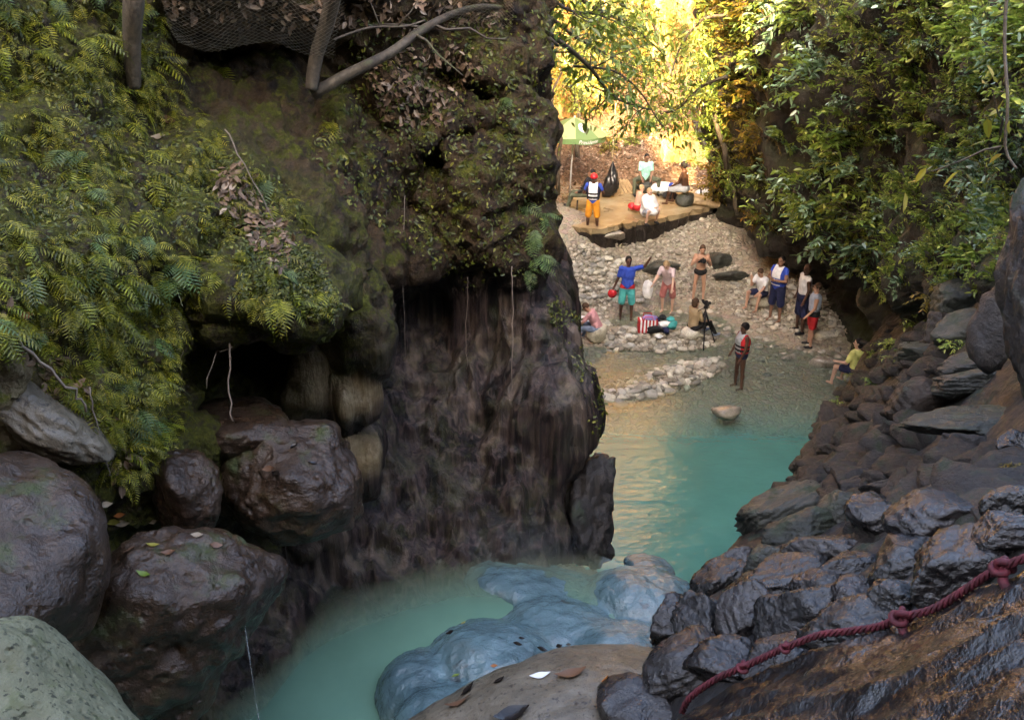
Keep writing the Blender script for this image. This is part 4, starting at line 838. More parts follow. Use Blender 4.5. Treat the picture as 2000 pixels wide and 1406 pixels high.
for i, (u, v) in enumerate(inside_samples(SLP, 560, rg)):
    h_ = hit([T_slope], u, v)
    if not h_: continue
    t = PX(h_[0])[2]; far = t > 19; r = rg.random()
    if i >= 190:
        ax = unit(h_[1] * .8 + np.array([0, 0, .55])); sc_ = rg.uniform(.9, 1.5) if far else rg.uniform(.45, .85)
        (GOLD if far and u < 1480 and r < .5 else LUSH2 if r < .3 else LUSH).append((*RAW[rg.integers(len(RAW))], mat4(h_[0], orient(ax, rg.uniform(0, 6.3)).to_matrix(), sc_))); continue
    kind = ('d' if r < .45 else 'c') if far and u < 1500 else ('b' if r < .25 else 'a' if r < .55 else 'c' if r < .8 else 'e')
    if u < 1500: lb = 'yellow green shrub at the sunny far end of the right slope' if kind == 'd' else 'small leaved shrub at the far end of the right slope'
    elif v > 420: lb = 'shrub along the foot of the right slope'
    elif u > 1820: lb = ('glossy' if kind == 'b' else 'leafy') + ' shrub on the near end of the right slope'
    elif v < 160: lb = ('glossy blue green' if kind == 'b' else 'green') + ' shrub high on the right slope'
    else: lb = ('glossy blue green' if kind == 'b' else 'green') + ' shrub in the middle of the right slope'
    sz_ = (rg.uniform(.9, 1.6) if far else rg.uniform(.5, .95)) * (.8 if u > 1850 else 1)
    l2 = ('large ' if sz_ > (1.25 if far else .7) else 'small ') + {'c': 'fine leaved ', 'e': 'long leaved '}.get(kind, '') + lb.replace('small leaved ', '') + (', upper part' if v < 80 and u > 1820 else ', lower part' if v > 300 and (u > 1820 or u < 1500) else '')
    shrub(h_[0] - h_[1] * .05, h_[1], sz_, kind, l2, lb.replace('shrub', 'shrubs', 1), rg)
bulk('undergrowth', LUSH, 'leaf', 'leafy undergrowth between the shrubs of the right slope', 'undergrowth'); bulk('undergrowth', LUSH2, 'leaf_gloss', 'glossy blue green leaves among the undergrowth of the right slope', 'undergrowth'); bulk('undergrowth', GOLD, 'leaf_gold', 'yellow green undergrowth at the far end of the right slope', 'undergrowth')
v, f = carpet([T_slope], SLP, 19000, .05, .13, rg, .25, .5, .5, clump=-.15)
obj('ground_cover', mesh_np('ground_cover', v, f, False), M['cover'], label='dense small leaved creepers covering the right slope', cat='creeper', kind='stuff')
# plants on the bank in front of the slope
for u, v, s, k, lb in [(1740, 690, .42, 'a', 'leafy plant right of the person in yellow'), (1700, 705, .36, 'c', 'low leafy plant just behind the person in yellow'), (1790, 650, .5, 'e', 'bushy plant by the fallen log'), (1760, 720, .34, 'a', 'plant on the rocks below the fallen log'), (1820, 600, .5, 'd', 'yellow leaved plant among the mossy boulders'), (1610, 505, .5, 'a', 'plant hanging beside the driftwood'),
                       (1580, 890, .10, 'c', 'tiny plant on the pool edge rocks'), (1610, 850, .22, 'a', 'little plant at the upper pool edge rocks'), (1630, 800, .24, 'a', 'plant on the corner of the dark ledge'), (1970, 945, .12, 'd', 'yellow plant at the right edge'), (1860, 690, .3, 'a', 'plant between the mossy step slabs'), (1660, 745, .24, 'c', 'plant below the person in yellow'), (1700, 760, .22, 'a', 'plant in the top of the dark ledge')]:
    h_ = hit([T_bank, T_slope], u, v)
    if h_: shrub(h_[0] + np.array([0, 0, .12]), np.array([0, 0, 1.]), s * 1.5, k, lb, None, rg, 'leafy_plant')
# hanging grass tufts
def tuft_mesh(seed, n=60, L=.85):
    rg = np.random.default_rng(seed); V, F = [], []; k = 0
    for i in range(n):
        az = rg.normal(0, .8); l = L * rg.uniform(.6, 1.1); w = rg.uniform(.006, .013); q = np.linspace(0, 1, 6); o = rg.uniform(.25, .5)
        c = np.stack([np.cos(az) * q * l * o, np.sin(az) * q * l * o, l * (.35 * q - 1.1 * q * q)], 1); s = np.array([-math.sin(az), math.cos(az), 0]) * w
        ww = (1 - q**2)[:, None]; V.append(np.r_[c - s * ww, c + s * ww]); F += [(k + j, k + j + 1, k + 6 + j + 1, k + 6 + j) for j in range(5)]; k += 12
    return mesh_np('grass_tuft', np.concatenate(V), np.array(F), False)
TU = [tuft_mesh(i) for i in range(4)]; [m.materials.append(M['grass']) for m in TU]
for k, (u, v, s, lb) in enumerate([(1820, 120, 1.0, 'long hanging grass high on the right slope'), (1625, 175, 1.5, 'grass tuft left of the blue green shrubs'), (1585, 215, 1.4, 'second grass tuft left of the blue green shrubs'), (1710, 190, 1.3, 'pale grass tuft in the middle of the right slope'), (1740, 170, 1.2, 'upper pale grass tuft in the middle of the right slope'), (1540, 290, 1.7, 'grass tuft above the dark overhang'), (1500, 340, 1.8, 'grass hanging over the far bank'), (1880, 270, .9, 'grass tuft near the hanging vine'), (1910, 240, .9, 'grass tuft above the one near the vine'), (1790, 150, 1.0, 'thin grass beside the long hanging grass'), (1480, 40, 1.8, 'golden grass at the far top of the slope'), (1440, 60, 1.9, 'golden grass next to the sunlit cliff'), (1640, 470, 1.2, 'grass over the driftwood'), (1560, 180, 1.4, 'grass tuft near the far shrubs')]):
    h_ = hit([T_slope], u, v)
    if h_: n_ = h_[1]; obj('grass_tuft', TU[k % 4], None, None, h_[0] + n_ * (.55 if PX(h_[0])[2] > 12 else .35), lb, 'grass', 'grass tufts on the right slope', rot=(0, 0, math.atan2(n_[1], n_[0])), scale=(s, s, s))
# trees and shrubs against the sunlit cliff
def tree(name, base, top, r0, branches, crown_r, nl, L, mat, label, rg, group=None, spread=1.0):
    base = np.array(base, float); top = np.array(top, float) - base; e = thing(name, label, 'tree', base, group); q = np.linspace(0, 1, 9)
    path = top[None] * q[:, None] + rg.normal(0, .06 * np.linalg.norm(top) / 3, (9, 3)) * np.sin(q * math.pi)[:, None]; mb = MB().tube(path, r0 * (1 - .7 * q), 8)
    B, D, NN, LL = [], [], [], []
    for b in range(branches):
        t0 = rg.uniform(.35, 1); s = np.array([np.interp(t0, q, path[:, j]) for j in range(3)]); a = rg.normal(size=3); a[2] = a[2] * .5 + .1; a = unit(a); ln = crown_r * rg.uniform(.5, 1.15) * spread; qq = np.linspace(0, 1, 6)
        pb = s + a * ln * qq[:, None] + np.array([0, 0, -.25 * ln]) * (qq**2)[:, None] + rg.normal(0, .05 * ln, (6, 3)) * qq[:, None]; mb.tube(pb, r0 * .28 * (1 - .8 * qq), 4)
        m = nl // branches; tt = rg.uniform(.25, 1.05, m); c = np.stack([np.interp(tt, qq, pb[:, j]) for j in range(3)], 1) + rg.normal(0, .11 * crown_r, (m, 3)); B.append(c)
        D.append(rg.normal(size=(m, 3)) + np.array([0, 0, -.6])); NN.append(rg.normal(0, .6, (m, 3)) + np.array([0, 0, 1.])); LL.append(L * rg.uniform(.6, 1.2, m))
    obj('trunk', mb.mesh('trunk', [M['bark']]), None, e); LL = np.concatenate(LL); v, f = leaves(np.concatenate(B), np.concatenate(D), np.concatenate(NN), LL, LL * .42)
    obj('crown', mesh_np('crown', v, f, False), M[mat], e); return e
rg = np.random.default_rng(31)
tree('tree', P(1130, 330, 33), P(1120, -60, 32), .09, 16, 1.6, 1500, .16, 'leaf', 'dark leaved tree behind the parasol', rg, 'trees against the sunlit cliff')
tree('tree', P(1230, 330, 34.5), P(1215, -40, 33), .08, 14, 1.5, 900, .15, 'leaf_gold', 'golden leaved tree left of the bright cliff gap', rg, 'trees against the sunlit cliff')
tree('tree', P(1395, 320, 31), P(1265, 20, 30), .15, 14, 1.5, 900, .15, 'leaf', 'tree with a thick trunk leaning left across the cliff', rg, 'trees against the sunlit cliff')
tree('tree', P(1390, 380, 30), P(1385, 60, 28.5), .08, 16, 1.3, 1300, .13, 'leaf_gold', 'yellow green tree at the right end of the platform', rg, 'trees against the sunlit cliff')
tree('tree', P(1090, 380, 29), P(1085, 60, 27), .07, 14, 1.1, 900, .14, 'leaf', 'slender tree half hidden by the cliff edge', rg, 'trees against the sunlit cliff')
tree('tree', P(1300, 300, 35.5), P(1310, -80, 34.5), .07, 10, 1.3, 500, .15, 'leaf_gold', 'thin sunlit sapling in front of the golden cliff', rg, 'trees against the sunlit cliff')
tree('tree', P(1420, 330, 27), P(1365, 40, 25.5), .09, 18, 1.2, 1500, .12, 'leaf', 'green tree leaning out from the far end of the right slope', rg, 'trees against the sunlit cliff')
tree('tree', P(1440, 420, 27.5), P(1400, 230, 27), .06, 14, .9, 1100, .11, 'leaf', 'bushy young tree over the right end of the platform', rg, 'trees against the sunlit cliff')
CG = []
for u, v in inside_samples([(1065, -60), (1400, -60), (1395, 250), (1330, 200), (1290, 280), (1065, 290)], 120, rg) + inside_samples([(1000, -380), (1450, -380), (1450, -60), (1000, -60)], 40, rg):
    h_ = hit([T_back], u, v)
    if h_ is None: continue
    if 1270 < u < 1395 and rg.random() < .85: continue
    if v < -60 or len(CG) < 25: CG.append((*RAW[rg.integers(len(RAW))], mat4(h_[0], orient(unit(h_[1] + np.array([0, 0, .5])), rg.uniform(0, 6.3)).to_matrix(), rg.uniform(.9, 1.6)))); continue
    lb = 'sunlit shrub clinging to the golden cliff'; shrub(h_[0], h_[1], rg.uniform(.9, 1.5), 'd' if rg.random() < .7 else 'c', lb, 'sunlit shrubs on the golden cliff', rg)
for u, v in inside_samples([(1070, 200), (1330, 190), (1300, 270), (1200, 300), (1070, 300)], 20, rg):
    h_ = hit([T_bed, T_back], u, v); shrub(h_[0], np.array([0, 0, 1.]), rg.uniform(.8, 1.3), 'c' if rg.random() < .5 else 'd', 'brushy shrub at the top of the leaf litter slope', 'shrubs at the top of the litter slope', rg)
bulk('undergrowth', CG, 'leaf_gold', 'golden leaves covering the sunlit cliff', 'undergrowth')
# shaded branch reaching across the view from the cliff top
def bough(name, pix, r0, r1, label, nl, L, mat, rg, sub=3, spread=.22):
    pth = np.array([P(*q) for q in pix]); q = np.linspace(0, len(pth) - 1, 26); path = catmull(pth, q); base = path[0].copy(); e = thing(name, label, 'branch', base); path = path - base
    mb = MB().tube(path, np.linspace(r0, r1, 26), 6); B, D, NN, LL = [], [], [], []
    for k in range(sub):
        i = int(rg.integers(7, 24)); a = unit(rg.normal(size=3) * np.array([1, .6, .7])); l = rg.uniform(.3, .8); qq = np.linspace(0, 1, 5); pb = path[i] + a * l * qq[:, None] + rg.normal(0, .02, (5, 3)); mb.tube(pb, r1 * (1 - .7 * qq), 4)
        m = max(nl // max(sub, 1), 1); tt = rg.uniform(.1, 1.1, m); c = np.stack([np.interp(tt, qq, pb[:, j]) for j in range(3)], 1) + rg.normal(0, spread * .35, (m, 3)); B.append(c); D.append(a + rg.normal(0, .8, (m, 3)) + np.array([0, 0, -.5])); NN.append(rg.normal(0, .5, (m, 3)) + np.array([0, 0, 1.])); LL.append(L * rg.uniform(.6, 1.2, m))
    obj('stem', mb.mesh('stem', [M['bark']]), None, e)
    if nl:
        LL = np.concatenate(LL); v, f = leaves(np.concatenate(B), np.concatenate(D), np.concatenate(NN), LL, LL * .4); obj('foliage', mesh_np('foliage', v, f, False), M[mat], e)
    return e
rg = np.random.default_rng(44)
bough('branch', [(1010, 30, 9.3), (1085, 75, 9.8), (1150, 130, 10.6), (1200, 190, 11.2), (1270, 215, 11.8)], .035, .010, 'dark leafy branch reaching right from the cliff top', 260, .13, 'leaf', rg, 12)
bough('branch', [(1120, 130, 10.5), (1200, 140, 11.2), (1250, 180, 11.8), (1285, 235, 12.2), (1300, 250, 12.3)], .016, .006, 'thin twig with dark leaves in front of the golden cliff', 150, .12, 'leaf', rg, 8)
bough('branch', [(1060, -20, 9.5), (1110, 20, 10.2), (1170, 30, 11), (1240, 60, 12)], .02, .008, 'leafy twigs at the top beside the cliff edge', 320, .13, 'leaf', rg, 12)
bough('branch', [(1060, 20, 12), (1120, 70, 13), (1180, 105, 14), (1230, 135, 15)], .03, .008, 'leafy bough hanging well above the parasol', 300, .15, 'leaf', rg, 14, .5)
bough('branch', [(1420, 150, 18), (1370, 170, 18.5), (1320, 215, 19), (1270, 225, 19.5)], .04, .01, 'leafy bough reaching left from the right slope', 420, .16, 'leaf', rg, 14, .6)
bough('branch', [(1080, -60, 13), (1150, 10, 14), (1230, 50, 15), (1300, 110, 16)], .04, .01, 'dense shaded bough across the top of the golden cliff', 520, .16, 'leaf', rg, 16, .6)
bough('branch', [(1420, 30, 19), (1370, 40, 19), (1330, 90, 19), (1310, 150, 19)], .04, .01, 'drooping shaded bough at the top of the right slope', 380, .16, 'leaf', rg, 12, .6)
bough('branch', [(610, 185, 7.9), (680, 145, 7.9), (760, 105, 8.0), (830, 55, 8.2), (900, 22, 8.5), (960, 14, 8.8), (1020, 30, 9.2), (1090, 90, 9.6)], .055, .016, 'mossy bent branch crossing the top of the left cliff', 0, .1, 'leaf', rg, 5)
bough('branch', [(652, 78, 7.8), (720, 55, 7.9), (790, 52, 8.0), (830, 40, 8.1)], .012, .008, 'thin twig above the mossy bent branch', 0, .1, 'leaf', rg, 2)
bough('bare_tree', [(608, 175, 7.8), (618, 110, 7.7), (640, 40, 7.5), (660, -60, 7.2), (690, -300, 7.0)], .055, .075, 'slim bare tree trunk rising out of the top of frame on the left cliff', 0, .1, 'leaf', rg, 0)
bough('mossy_tree', [(262, 170, 6.9), (258, 80, 6.7), (262, -20, 6.5), (270, -250, 6.3)], .05, .09, 'mossy tree trunk among the ferns at upper left', 0, .1, 'leaf', rg, 0)
bough('vine', [(1968, -40, 6.5), (1962, 80, 6.6), (1968, 200, 6.6), (1964, 290, 6.7), (1985, 330, 6.7)], .012, .010, 'thin dark vine hanging down at the upper right with bright leaves', 16, .14, 'leaf_gold', rg, 2)
# roots and vines on the left cliff
for k, (pix, r, lb) in enumerate([([(447, 540, 6.75), (452, 600, 6.75), (445, 680, 6.75), (450, 760, 6.75), (452, 825, 6.75)], .010, 'long pale root hanging in front of the dark hollow'), ([(470, 560, 6.8), (475, 620, 6.8), (455, 680, 6.8), (418, 690, 6.8), (404, 755, 6.8)], .007, 'forked root bending left in front of the hollow'), ([(358, 650, 6.6), (357, 690, 6.6), (352, 715, 6.6)], .005, 'short root at the left side of the hollow'),
                                    ([(770, 110, 8.75), (762, 200, 8.75), (768, 260, 8.75), (780, 320, 8.7)], .010, 'twisted root on the upper cliff'), ([(745, 250, 8.75), (735, 160, 8.8), (760, 90, 8.85)], .010, 'thin branch lying on the leafy cliff ledge'), ([(755, 300, 8.7), (757, 480, 8.8), (760, 640, 9.2)], .004, 'thin hanging vine down the cliff face'), ([(790, 380, 8.75), (788, 520, 8.9), (792, 700, 9.4)], .004, 'second thin vine down the cliff face'), ([(1000, 520, 9.2), (1002, 640, 9.3), (1000, 760, 9.4)], .005, 'thin vine right of the fluted wall'),
                                    ([(915, 540, 9.2), (910, 640, 9.5), (912, 720, 9.6)], .004, 'thin vine in the middle of the fluted wall'), ([(440, 250, 7.0), (480, 330, 7.0), (520, 400, 7.1), (560, 480, 7.1)], .006, 'long stem lying across the fern bank'), ([(0, 640, 5.3), (70, 690, 5.4), (140, 760, 5.6), (170, 800, 5.7)], .012, 'dark stick lying at the lower left of the bank'), ([(175, 760, 5.75), (195, 860, 5.9), (215, 930, 6.0)], .006, 'pale stem hanging over the tan rock')]):
    path = catmull(np.array([P(*q) for q in pix]), np.linspace(0, len(pix) - 1, 14)); path += np.random.default_rng(k).normal(0, r * 1.2, path.shape); b = path[-1].copy()
    obj('root', MB().tube(path - b, np.linspace(r, r * .55, 14), 5).mesh('root', [M['root']]), None, None, b, lb, 'root')
# ------------------------------------------------------------------ people
def cloth(name, c, rough=.8):
    s = N(name); k = s.coord(); n = s.noise(k, 9, 3, .5, .6); M[name] = s.end(s.bsdf(s.mix(s.rng(n, .35, .65, 0, .45), c, tuple(x * .55 for x in c)), rough, s.bump(n, .9, .05), .3)); return M[name]
for nm, c in dict(skin_dark=(.075, .036, .022), skin_mid=(.20, .105, .065), skin_tan=(.38, .22, .15), skin_light=(.52, .33, .25)).items():
    s_ = N(nm); M[nm] = s_.end(s_.bsdf(s_.mix(s_.rng(s_.noise(s_.coord(), 6, 3), .3, .7, 0, .3), c, tuple(x * .75 for x in c)), .45, None, .4))
for nm, c in dict(navy=(.014, .018, .06), royal=(.03, .07, .42), white=(.72, .72, .74), orange=(.62, .26, .02), turq=(.08, .42, .42), black=(.012, .012, .014), mint=(.30, .62, .52), olive=(.075, .085, .055), red=(.45, .02, .025), grey=(.33, .35, .37), bluegrey=(.32, .38, .50), yellow=(.66, .66, .22), mauve=(.50, .40, .42), brick=(.36, .13, .12), jeans=(.16, .20, .29), pink=(.55, .28, .30), hair_black=(.010, .008, .008), hair_brown=(.06, .032, .018), hair_fair=(.42, .30, .16), eye=(.01, .008, .008), lip=(.22, .06, .05), teal=(.05, .30, .30), purple=(.30, .22, .50), silver=(.5, .5, .52), wood=(.42, .30, .17), tanwood=(.33, .25, .15)).items(): cloth(nm, c)
M['glossred'] = plain('helmet_red', (.5, .02, .03), .25); M['plasticbag'] = plain('black_plastic', (.012, .012, .014), .28, 14)
def rotz(a): return np.array([[math.cos(a), -math.sin(a), 0], [math.sin(a), math.cos(a), 0], [0, 0, 1]])
def U3(*a): return unit(np.array(a, float))
class Fig:
    def __init__(s, H=1.75, fat=1.0, torso=(0, 0, 1), twist=0, look=0, nod=0, th=None, sh=None, ua=None, fa=None, **_):
        k = H / 1.75; s.k = k; s.fat = fat
        down = (0, 0, -1); g = lambda d, key, df: [U3(*x) for x in (d or df)]
        th = g(th, 0, [(.10, .02, -1), (-.10, .02, -1)]); sh = g(sh, 0, [(.03, -.03, -1), (-.03, -.03, -1)])
        ua = g(ua, 0, [(.22, -.02, -1), (-.22, -.02, -1)]); fa = g(fa, 0, [(.06, .22, -1), (-.06, .22, -1)])
        T = U3(*torso); s.T = T; side = rotz(twist)[:, 0]; side = unit(side - T * (side @ T)); s.side = side; s.fw = np.cross(T, side)
        s.hip = np.zeros(3); s.R = np.stack([side, s.fw, T], 1)
        s.hj = [np.array([.088, 0, -.02]) * k, np.array([-.088, 0, -.02]) * k]
        s.kn = [s.hj[i] + th[i] * .43 * k for i in (0, 1)]; s.an = [s.kn[i] + sh[i] * .41 * k for i in (0, 1)]
        s.shd = [T * .47 * k + side * .175 * k, T * .47 * k - side * .175 * k]
        s.el = [s.shd[i] + ua[i] * .29 * k for i in (0, 1)]; s.wr = [s.el[i] + fa[i] * .25 * k for i in (0, 1)]; s.fa = fa
        s.neck = T * .50 * k; hd = unit(T + s.fw * nod); s.hc = s.neck + hd * .17 * k; s.hR = np.stack([*(rotz(look) @ np.stack([side, s.fw], 1)).T, hd], 1)
        hf = unit(s.hR[:, 1] - hd * (s.hR[:, 1] @ hd)); s.hR = np.stack([np.cross(hf, hd), hf, hd], 1)
        s.foot = min(a[2] for a in s.an) - .075 * k
    def grid(s, h=.014, pad=.16):
        p = np.array(s.kn + s.an + s.shd + s.el + s.wr + [s.hip, s.hc]); return Grid(p.min(0) - pad, p.max(0) + pad, h)
    def torso(s, g, o, lo=-1, hi=9, kk=.08):
        k, f = s.k, s.fat
        for z, r in ((-.01, (.155, .105, .11)), (.13, (.138, .098, .13)), (.32, (.168, .112, .16)), (.43, (.15, .085, .07))):
            if lo <= z <= hi: g.ell(s.T * z * k, np.array([r[0] * (f if z < .3 else 1 + (f - 1) * .5), r[1] * (f * 1.05 if z < .3 else f), r[2]]) * k + o, kk, R=s.R)
    def body(s):
        g = s.grid(); k, f = s.k, s.fat; s.torso(g, 0)
        for i in (0, 1):
            g.cone(s.hj[i], s.kn[i], .084 * k * f, .052 * k, .05); m = s.kn[i] * .68 + s.an[i] * .32; g.cone(s.kn[i], s.an[i], .052 * k, .034 * k, .02)
            ax = unit(s.an[i] - s.kn[i]); bk = np.array([0, -1., 0]); bk = bk - ax * (bk @ ax); g.ell(m + bk * .02 * k, np.array([.046, .046, .075]) * k, .03)
            g.cone(s.shd[i], s.el[i], .052 * k * (1 + (f - 1) * .6), .038 * k, .05); g.cone(s.el[i], s.wr[i], .039 * k, .026 * k, .02)
            fd = np.array([0, 1., 0]); heel = s.an[i] + np.array([0, -.02, -.045]) * k; g.cone(heel, heel + (fd * .15 + np.array([0, 0, -.012])) * k, .034 * k, .026 * k, .03)
            d = s.fa[i]; g.cone(s.wr[i], s.wr[i] + d * .075 * k, .026 * k, .033 * k, .02)
        g.cone(s.T * .46 * k, s.hc - s.hR[:, 2] * .05 * k, .056 * k, .05 * k, .05)
        h = s.hc; R = s.hR; q = lambda x, y, z: h + R @ np.array([x, y, z]) * k
        g.ell(q(0, -.012, .02), np.array([.076, .096, .105]) * k, .02, R=R); g.ell(q(0, .03, -.055), np.array([.055, .062, .062]) * k, .04, R=R)
        g.ell(q(0, .098, -.012), np.array([.014, .022, .026]) * k, .012, R=R)
        for x in (-1, 1): g.ell(q(x * .08, -.01, -.005), np.array([.012, .022, .034]) * k, .008, R=R); g.ell(q(x * .032, .098, .014), np.array([.018, .014, .014]) * k, .012, 'cut', R=R)
        v, f_ = g.mesh(); mb = MB(); mb.v.append(v); mb.n = len(v); mb.f = f_.tolist(); mb.m = [0] * len(f_)
        iv, if_ = ico(1)
        for x in (-1, 1): mb.add(q(x * .032, .083, .014) + iv * .013 * k, if_, 1)
        mb.add((iv * np.array([.026, .012, .008]) * k) @ R.T + q(0, .083, -.06), if_, 2)
        for i in (0, 1):      # fingers rooted in the palm, thumb from its side
            d = s.fa[i]; sd = np.cross(d, [0, 0, 1.]); sd = unit(sd) if np.linalg.norm(sd) > .2 else np.array([0, 1., 0]); nn = np.cross(sd, d); b = s.wr[i] + d * .07 * k
            for j, ln in enumerate((.062, .072, .068, .052)):
                o = b + sd * (j - 1.5) * .017 * k; mb.tube([o, o + d * ln * .5 * k, o + (d * .85 + nn * .35) * ln * k], [.0085 * k, .008 * k, .006 * k], 5)
            o = s.wr[i] + d * .02 * k - sd * .022 * k; mb.tube([o, o - sd * .028 * k + d * .022 * k, o - sd * .032 * k + d * .052 * k], [.010 * k, .009 * k, .007 * k], 5)
        return mb
def part(e, name, g, mats, bands=None, T=None, off=0):
    v, f = g.mesh()
    if len(v) == 0: return
    mi = None
    if bands:
        c = v[f].mean(1); mi = np.array([bands(x) for x in c])
    me = mesh_np(name, v + np.array([0, 0, off]), f, True, mats, mi); return obj(name, me, None, e)
def person(label, pos, heading, skin, wear, seat=None, group=None, **pose):
    F = Fig(**pose); k = F.k; off = (seat + .10 * k) if seat is not None else -F.foot
    e = thing('person', label, 'person', pos, group, (0, 0, heading)); b = F.body()
    b.v = [np.concatenate(b.v) + np.array([0, 0, off])]; obj('body', b.mesh('body', [M[skin], M['eye'], M['lip']]), None, e)
    for w_ in wear:
        kind, col = w_[0], w_[1]; a = w_[2] if len(w_) > 2 else None; g = F.grid(.017, .22); nm = kind; mats = [M[c] for c in (col if isinstance(col, tuple) else (col,))]; bands = None
        if kind in ('shirt', 'tank_top', 'jacket'):
            o = .030 if kind == 'jacket' else .020; F.torso(g, o * k, 0 if kind == 'tank_top' else -.05)
            for i in (0, 1):
                fr = {'tank_top': .05, 'shirt': .55, 'jacket': 1}[kind] if a is None else a; g.cone(F.shd[i], F.shd[i] + (F.el[i] - F.shd[i]) * min(fr, 1), .066 * k, .060 * k, .04)
                if kind == 'jacket': g.cone(F.el[i], F.wr[i], .055 * k, .042 * k, .03)
        elif kind in ('shorts', 'trousers', 'swimsuit_bottom'):
            F.torso(g, .020 * k, -.05, .05)
            for i in (0, 1):
                fr = a if a is not None else 1.0; p = F.hj[i] + (F.kn[i] - F.hj[i]) * min(fr, 1); g.cone(F.hj[i], p, .105 * k * F.fat, (.095 if kind == 'shorts' else .07) * k * (1 if fr > .5 else 1.05), .04)
                if kind == 'trousers': g.cone(F.kn[i], F.an[i], .068 * k, .052 * k, .03)
            if len(mats) > 1: bands = lambda c: 1 if (c[2] > F.hip[2] - .06 * k) else 0
        elif kind == 'life_vest':
            F.torso(g, .055 * k, .1, .4, .06)
            for i in (0, 1): g.cone(F.T * .36 * k + F.side * (.1 - .2 * i) * k, F.shd[i] * .7 + F.neck * .3 + F.T * .02 * k, .075 * k, .055 * k, .05)
            def bands(c):
                h = c @ F.T / k; x = abs(c @ F.side) / k
                if .10 < h < .16 or .22 < h < .26: return 1
                return 2 % len(mats) if (x > .13 or h < .06) else 0
        elif kind == 'towel':
            F.torso(g, .06 * k, -.05, 9, .1); g.cone(F.T * .4 * k, (F.kn[0] + F.kn[1]) * .45, .16 * k, .17 * k, .12); g.cone(F.shd[0], F.el[0], .08 * k, .08 * k, .06); g.cone(F.shd[1], F.el[1], .08 * k, .08 * k, .06)
        elif kind == 'shoes':
            for i in (0, 1): heel = F.an[i] + np.array([0, -.02, -.045]) * k; g.cone(heel, heel + np.array([0, .17, -.012]) * k, .046 * k, .036 * k, .03)
        elif kind == 'hair':
            R = F.hR; q = lambda x, y, z: F.hc + R @ np.array([x, y, z]) * k
            g.ell(q(0, -.022, .034), np.array([.086, .10, .104]) * k * (a if isinstance(a, float) else 1), .02, R=R); g.ell(q(0, .075, -.035), np.array([.075, .07, .085]) * k, .03, 'cut', R=R)
            if a == 'long': g.cone(q(0, -.06, .0), q(0, -.085, -.19), .075 * k, .055 * k, .04)
            if a == 'bob': g.ell(q(0, -.05, -.05), np.array([.095, .07, .09]) * k, .04, R=R); g.ell(q(0, .075, -.05), np.array([.07, .07, .09]) * k, .03, 'cut', R=R)
        elif kind == 'helmet':
            R = F.hR; q = lambda x, y, z: F.hc + R @ np.array([x, y, z]) * k
            g.ell(q(0, -.01, .045), np.array([.112, .132, .108]) * k, .02, R=R); g.ell(q(0, 0, -.07), np.array([.2, .2, .075]) * k, .02, 'cut', R=R)
        elif kind == 'bikini_top':
            for x in (-1, 1): g.ell(F.T * .33 * k + F.side * x * .075 * k + F.fw * .105 * k, np.array([.062, .035, .055]) * k, .02, R=F.R)
        elif kind == 'necklace':
            for th_ in np.linspace(0, 2 * math.pi, 14): g.ell(F.T * (.44 - .10 * (math.sin(th_) > 0) * math.sin(th_)) * k + F.side * .075 * math.cos(th_) * k + F.fw * (.1 * math.sin(th_)) * k, np.array([.022] * 3) * k, .005)
        part(e, nm, g, mats, bands, F.T, off)
    F.off = off; F.e = e; F.pos = np.array(pos); F.Rh = rotz(heading)
    F.world = lambda p: F.pos + F.Rh @ (np.asarray(p) + np.array([0, 0, off]))
    return F
deg = math.radians
SITTH = [(.22, 1, -.05), (-.22, 1, -.05)]; SITSH = [(.04, .12, -1), (-.04, .12, -1)]
def plat(u, v): return PZ(u, v, 1.955)
def gnd(u, v): return ground(u, v)
# --- on the platform
person('person in dark jacket and grey trousers sitting under the parasol', plat(1142, 412), deg(75), 'skin_mid', [('jacket', 'black'), ('trousers', 'olive'), ('shoes', 'black'), ('hair', 'hair_black')], seat=.46, H=1.7, torso=(0, -.28, 1), th=SITTH, sh=[(.05, .35, -1), (-.05, .3, -1)], ua=[(.2, .25, -1), (-.2, .25, -1)], fa=[(0, .9, -.35), (0, .9, -.35)])
person('person in red helmet, life vest and orange shorts seen from behind', gnd(1156, 459) + np.array([0, 0, .10]), deg(-12), 'skin_dark', [('shirt', 'royal', .5), ('life_vest', ('white', 'black', 'navy')), ('shorts', 'orange', .95), ('shoes', 'black'), ('helmet', 'glossred')], H=1.74, ua=[(.35, .25, -.8), (-.35, .2, -.8)], fa=[(-.2, .9, .1), (.25, .9, .05)], look=.15)
person('person in mint shirt sitting with hands between the knees', plat(1258, 378), deg(183), 'skin_mid', [('shirt', 'mint', .7), ('trousers', 'olive'), ('shoes', 'black'), ('hair', 'hair_black', .98)], seat=.44, H=1.74, torso=(0, .10, 1), th=[(.75, .75, 0), (-.75, .75, 0)], sh=[(.0, .1, -1), (0, .1, -1)], ua=[(.1, .25, -1), (-.1, .25, -1)], fa=[(-.25, .55, -.75), (.25, .55, -.75)], nod=.15)
person('bare chested fair haired person crouching behind the one in a towel', plat(1243, 418), deg(-70), 'skin_light', [('shorts', 'red', .8), ('hair', 'hair_fair', .97)], H=1.5, seat=.14, torso=(0, .25, 1), th=[(.25, .9, .35), (-.25, .9, .35)], sh=[(0, -.35, -1), (0, -.35, -1)], ua=[(.1, .6, -.8), (-.1, .6, -.8)], fa=[(-.4, .8, .2), (.4, .8, .2)])
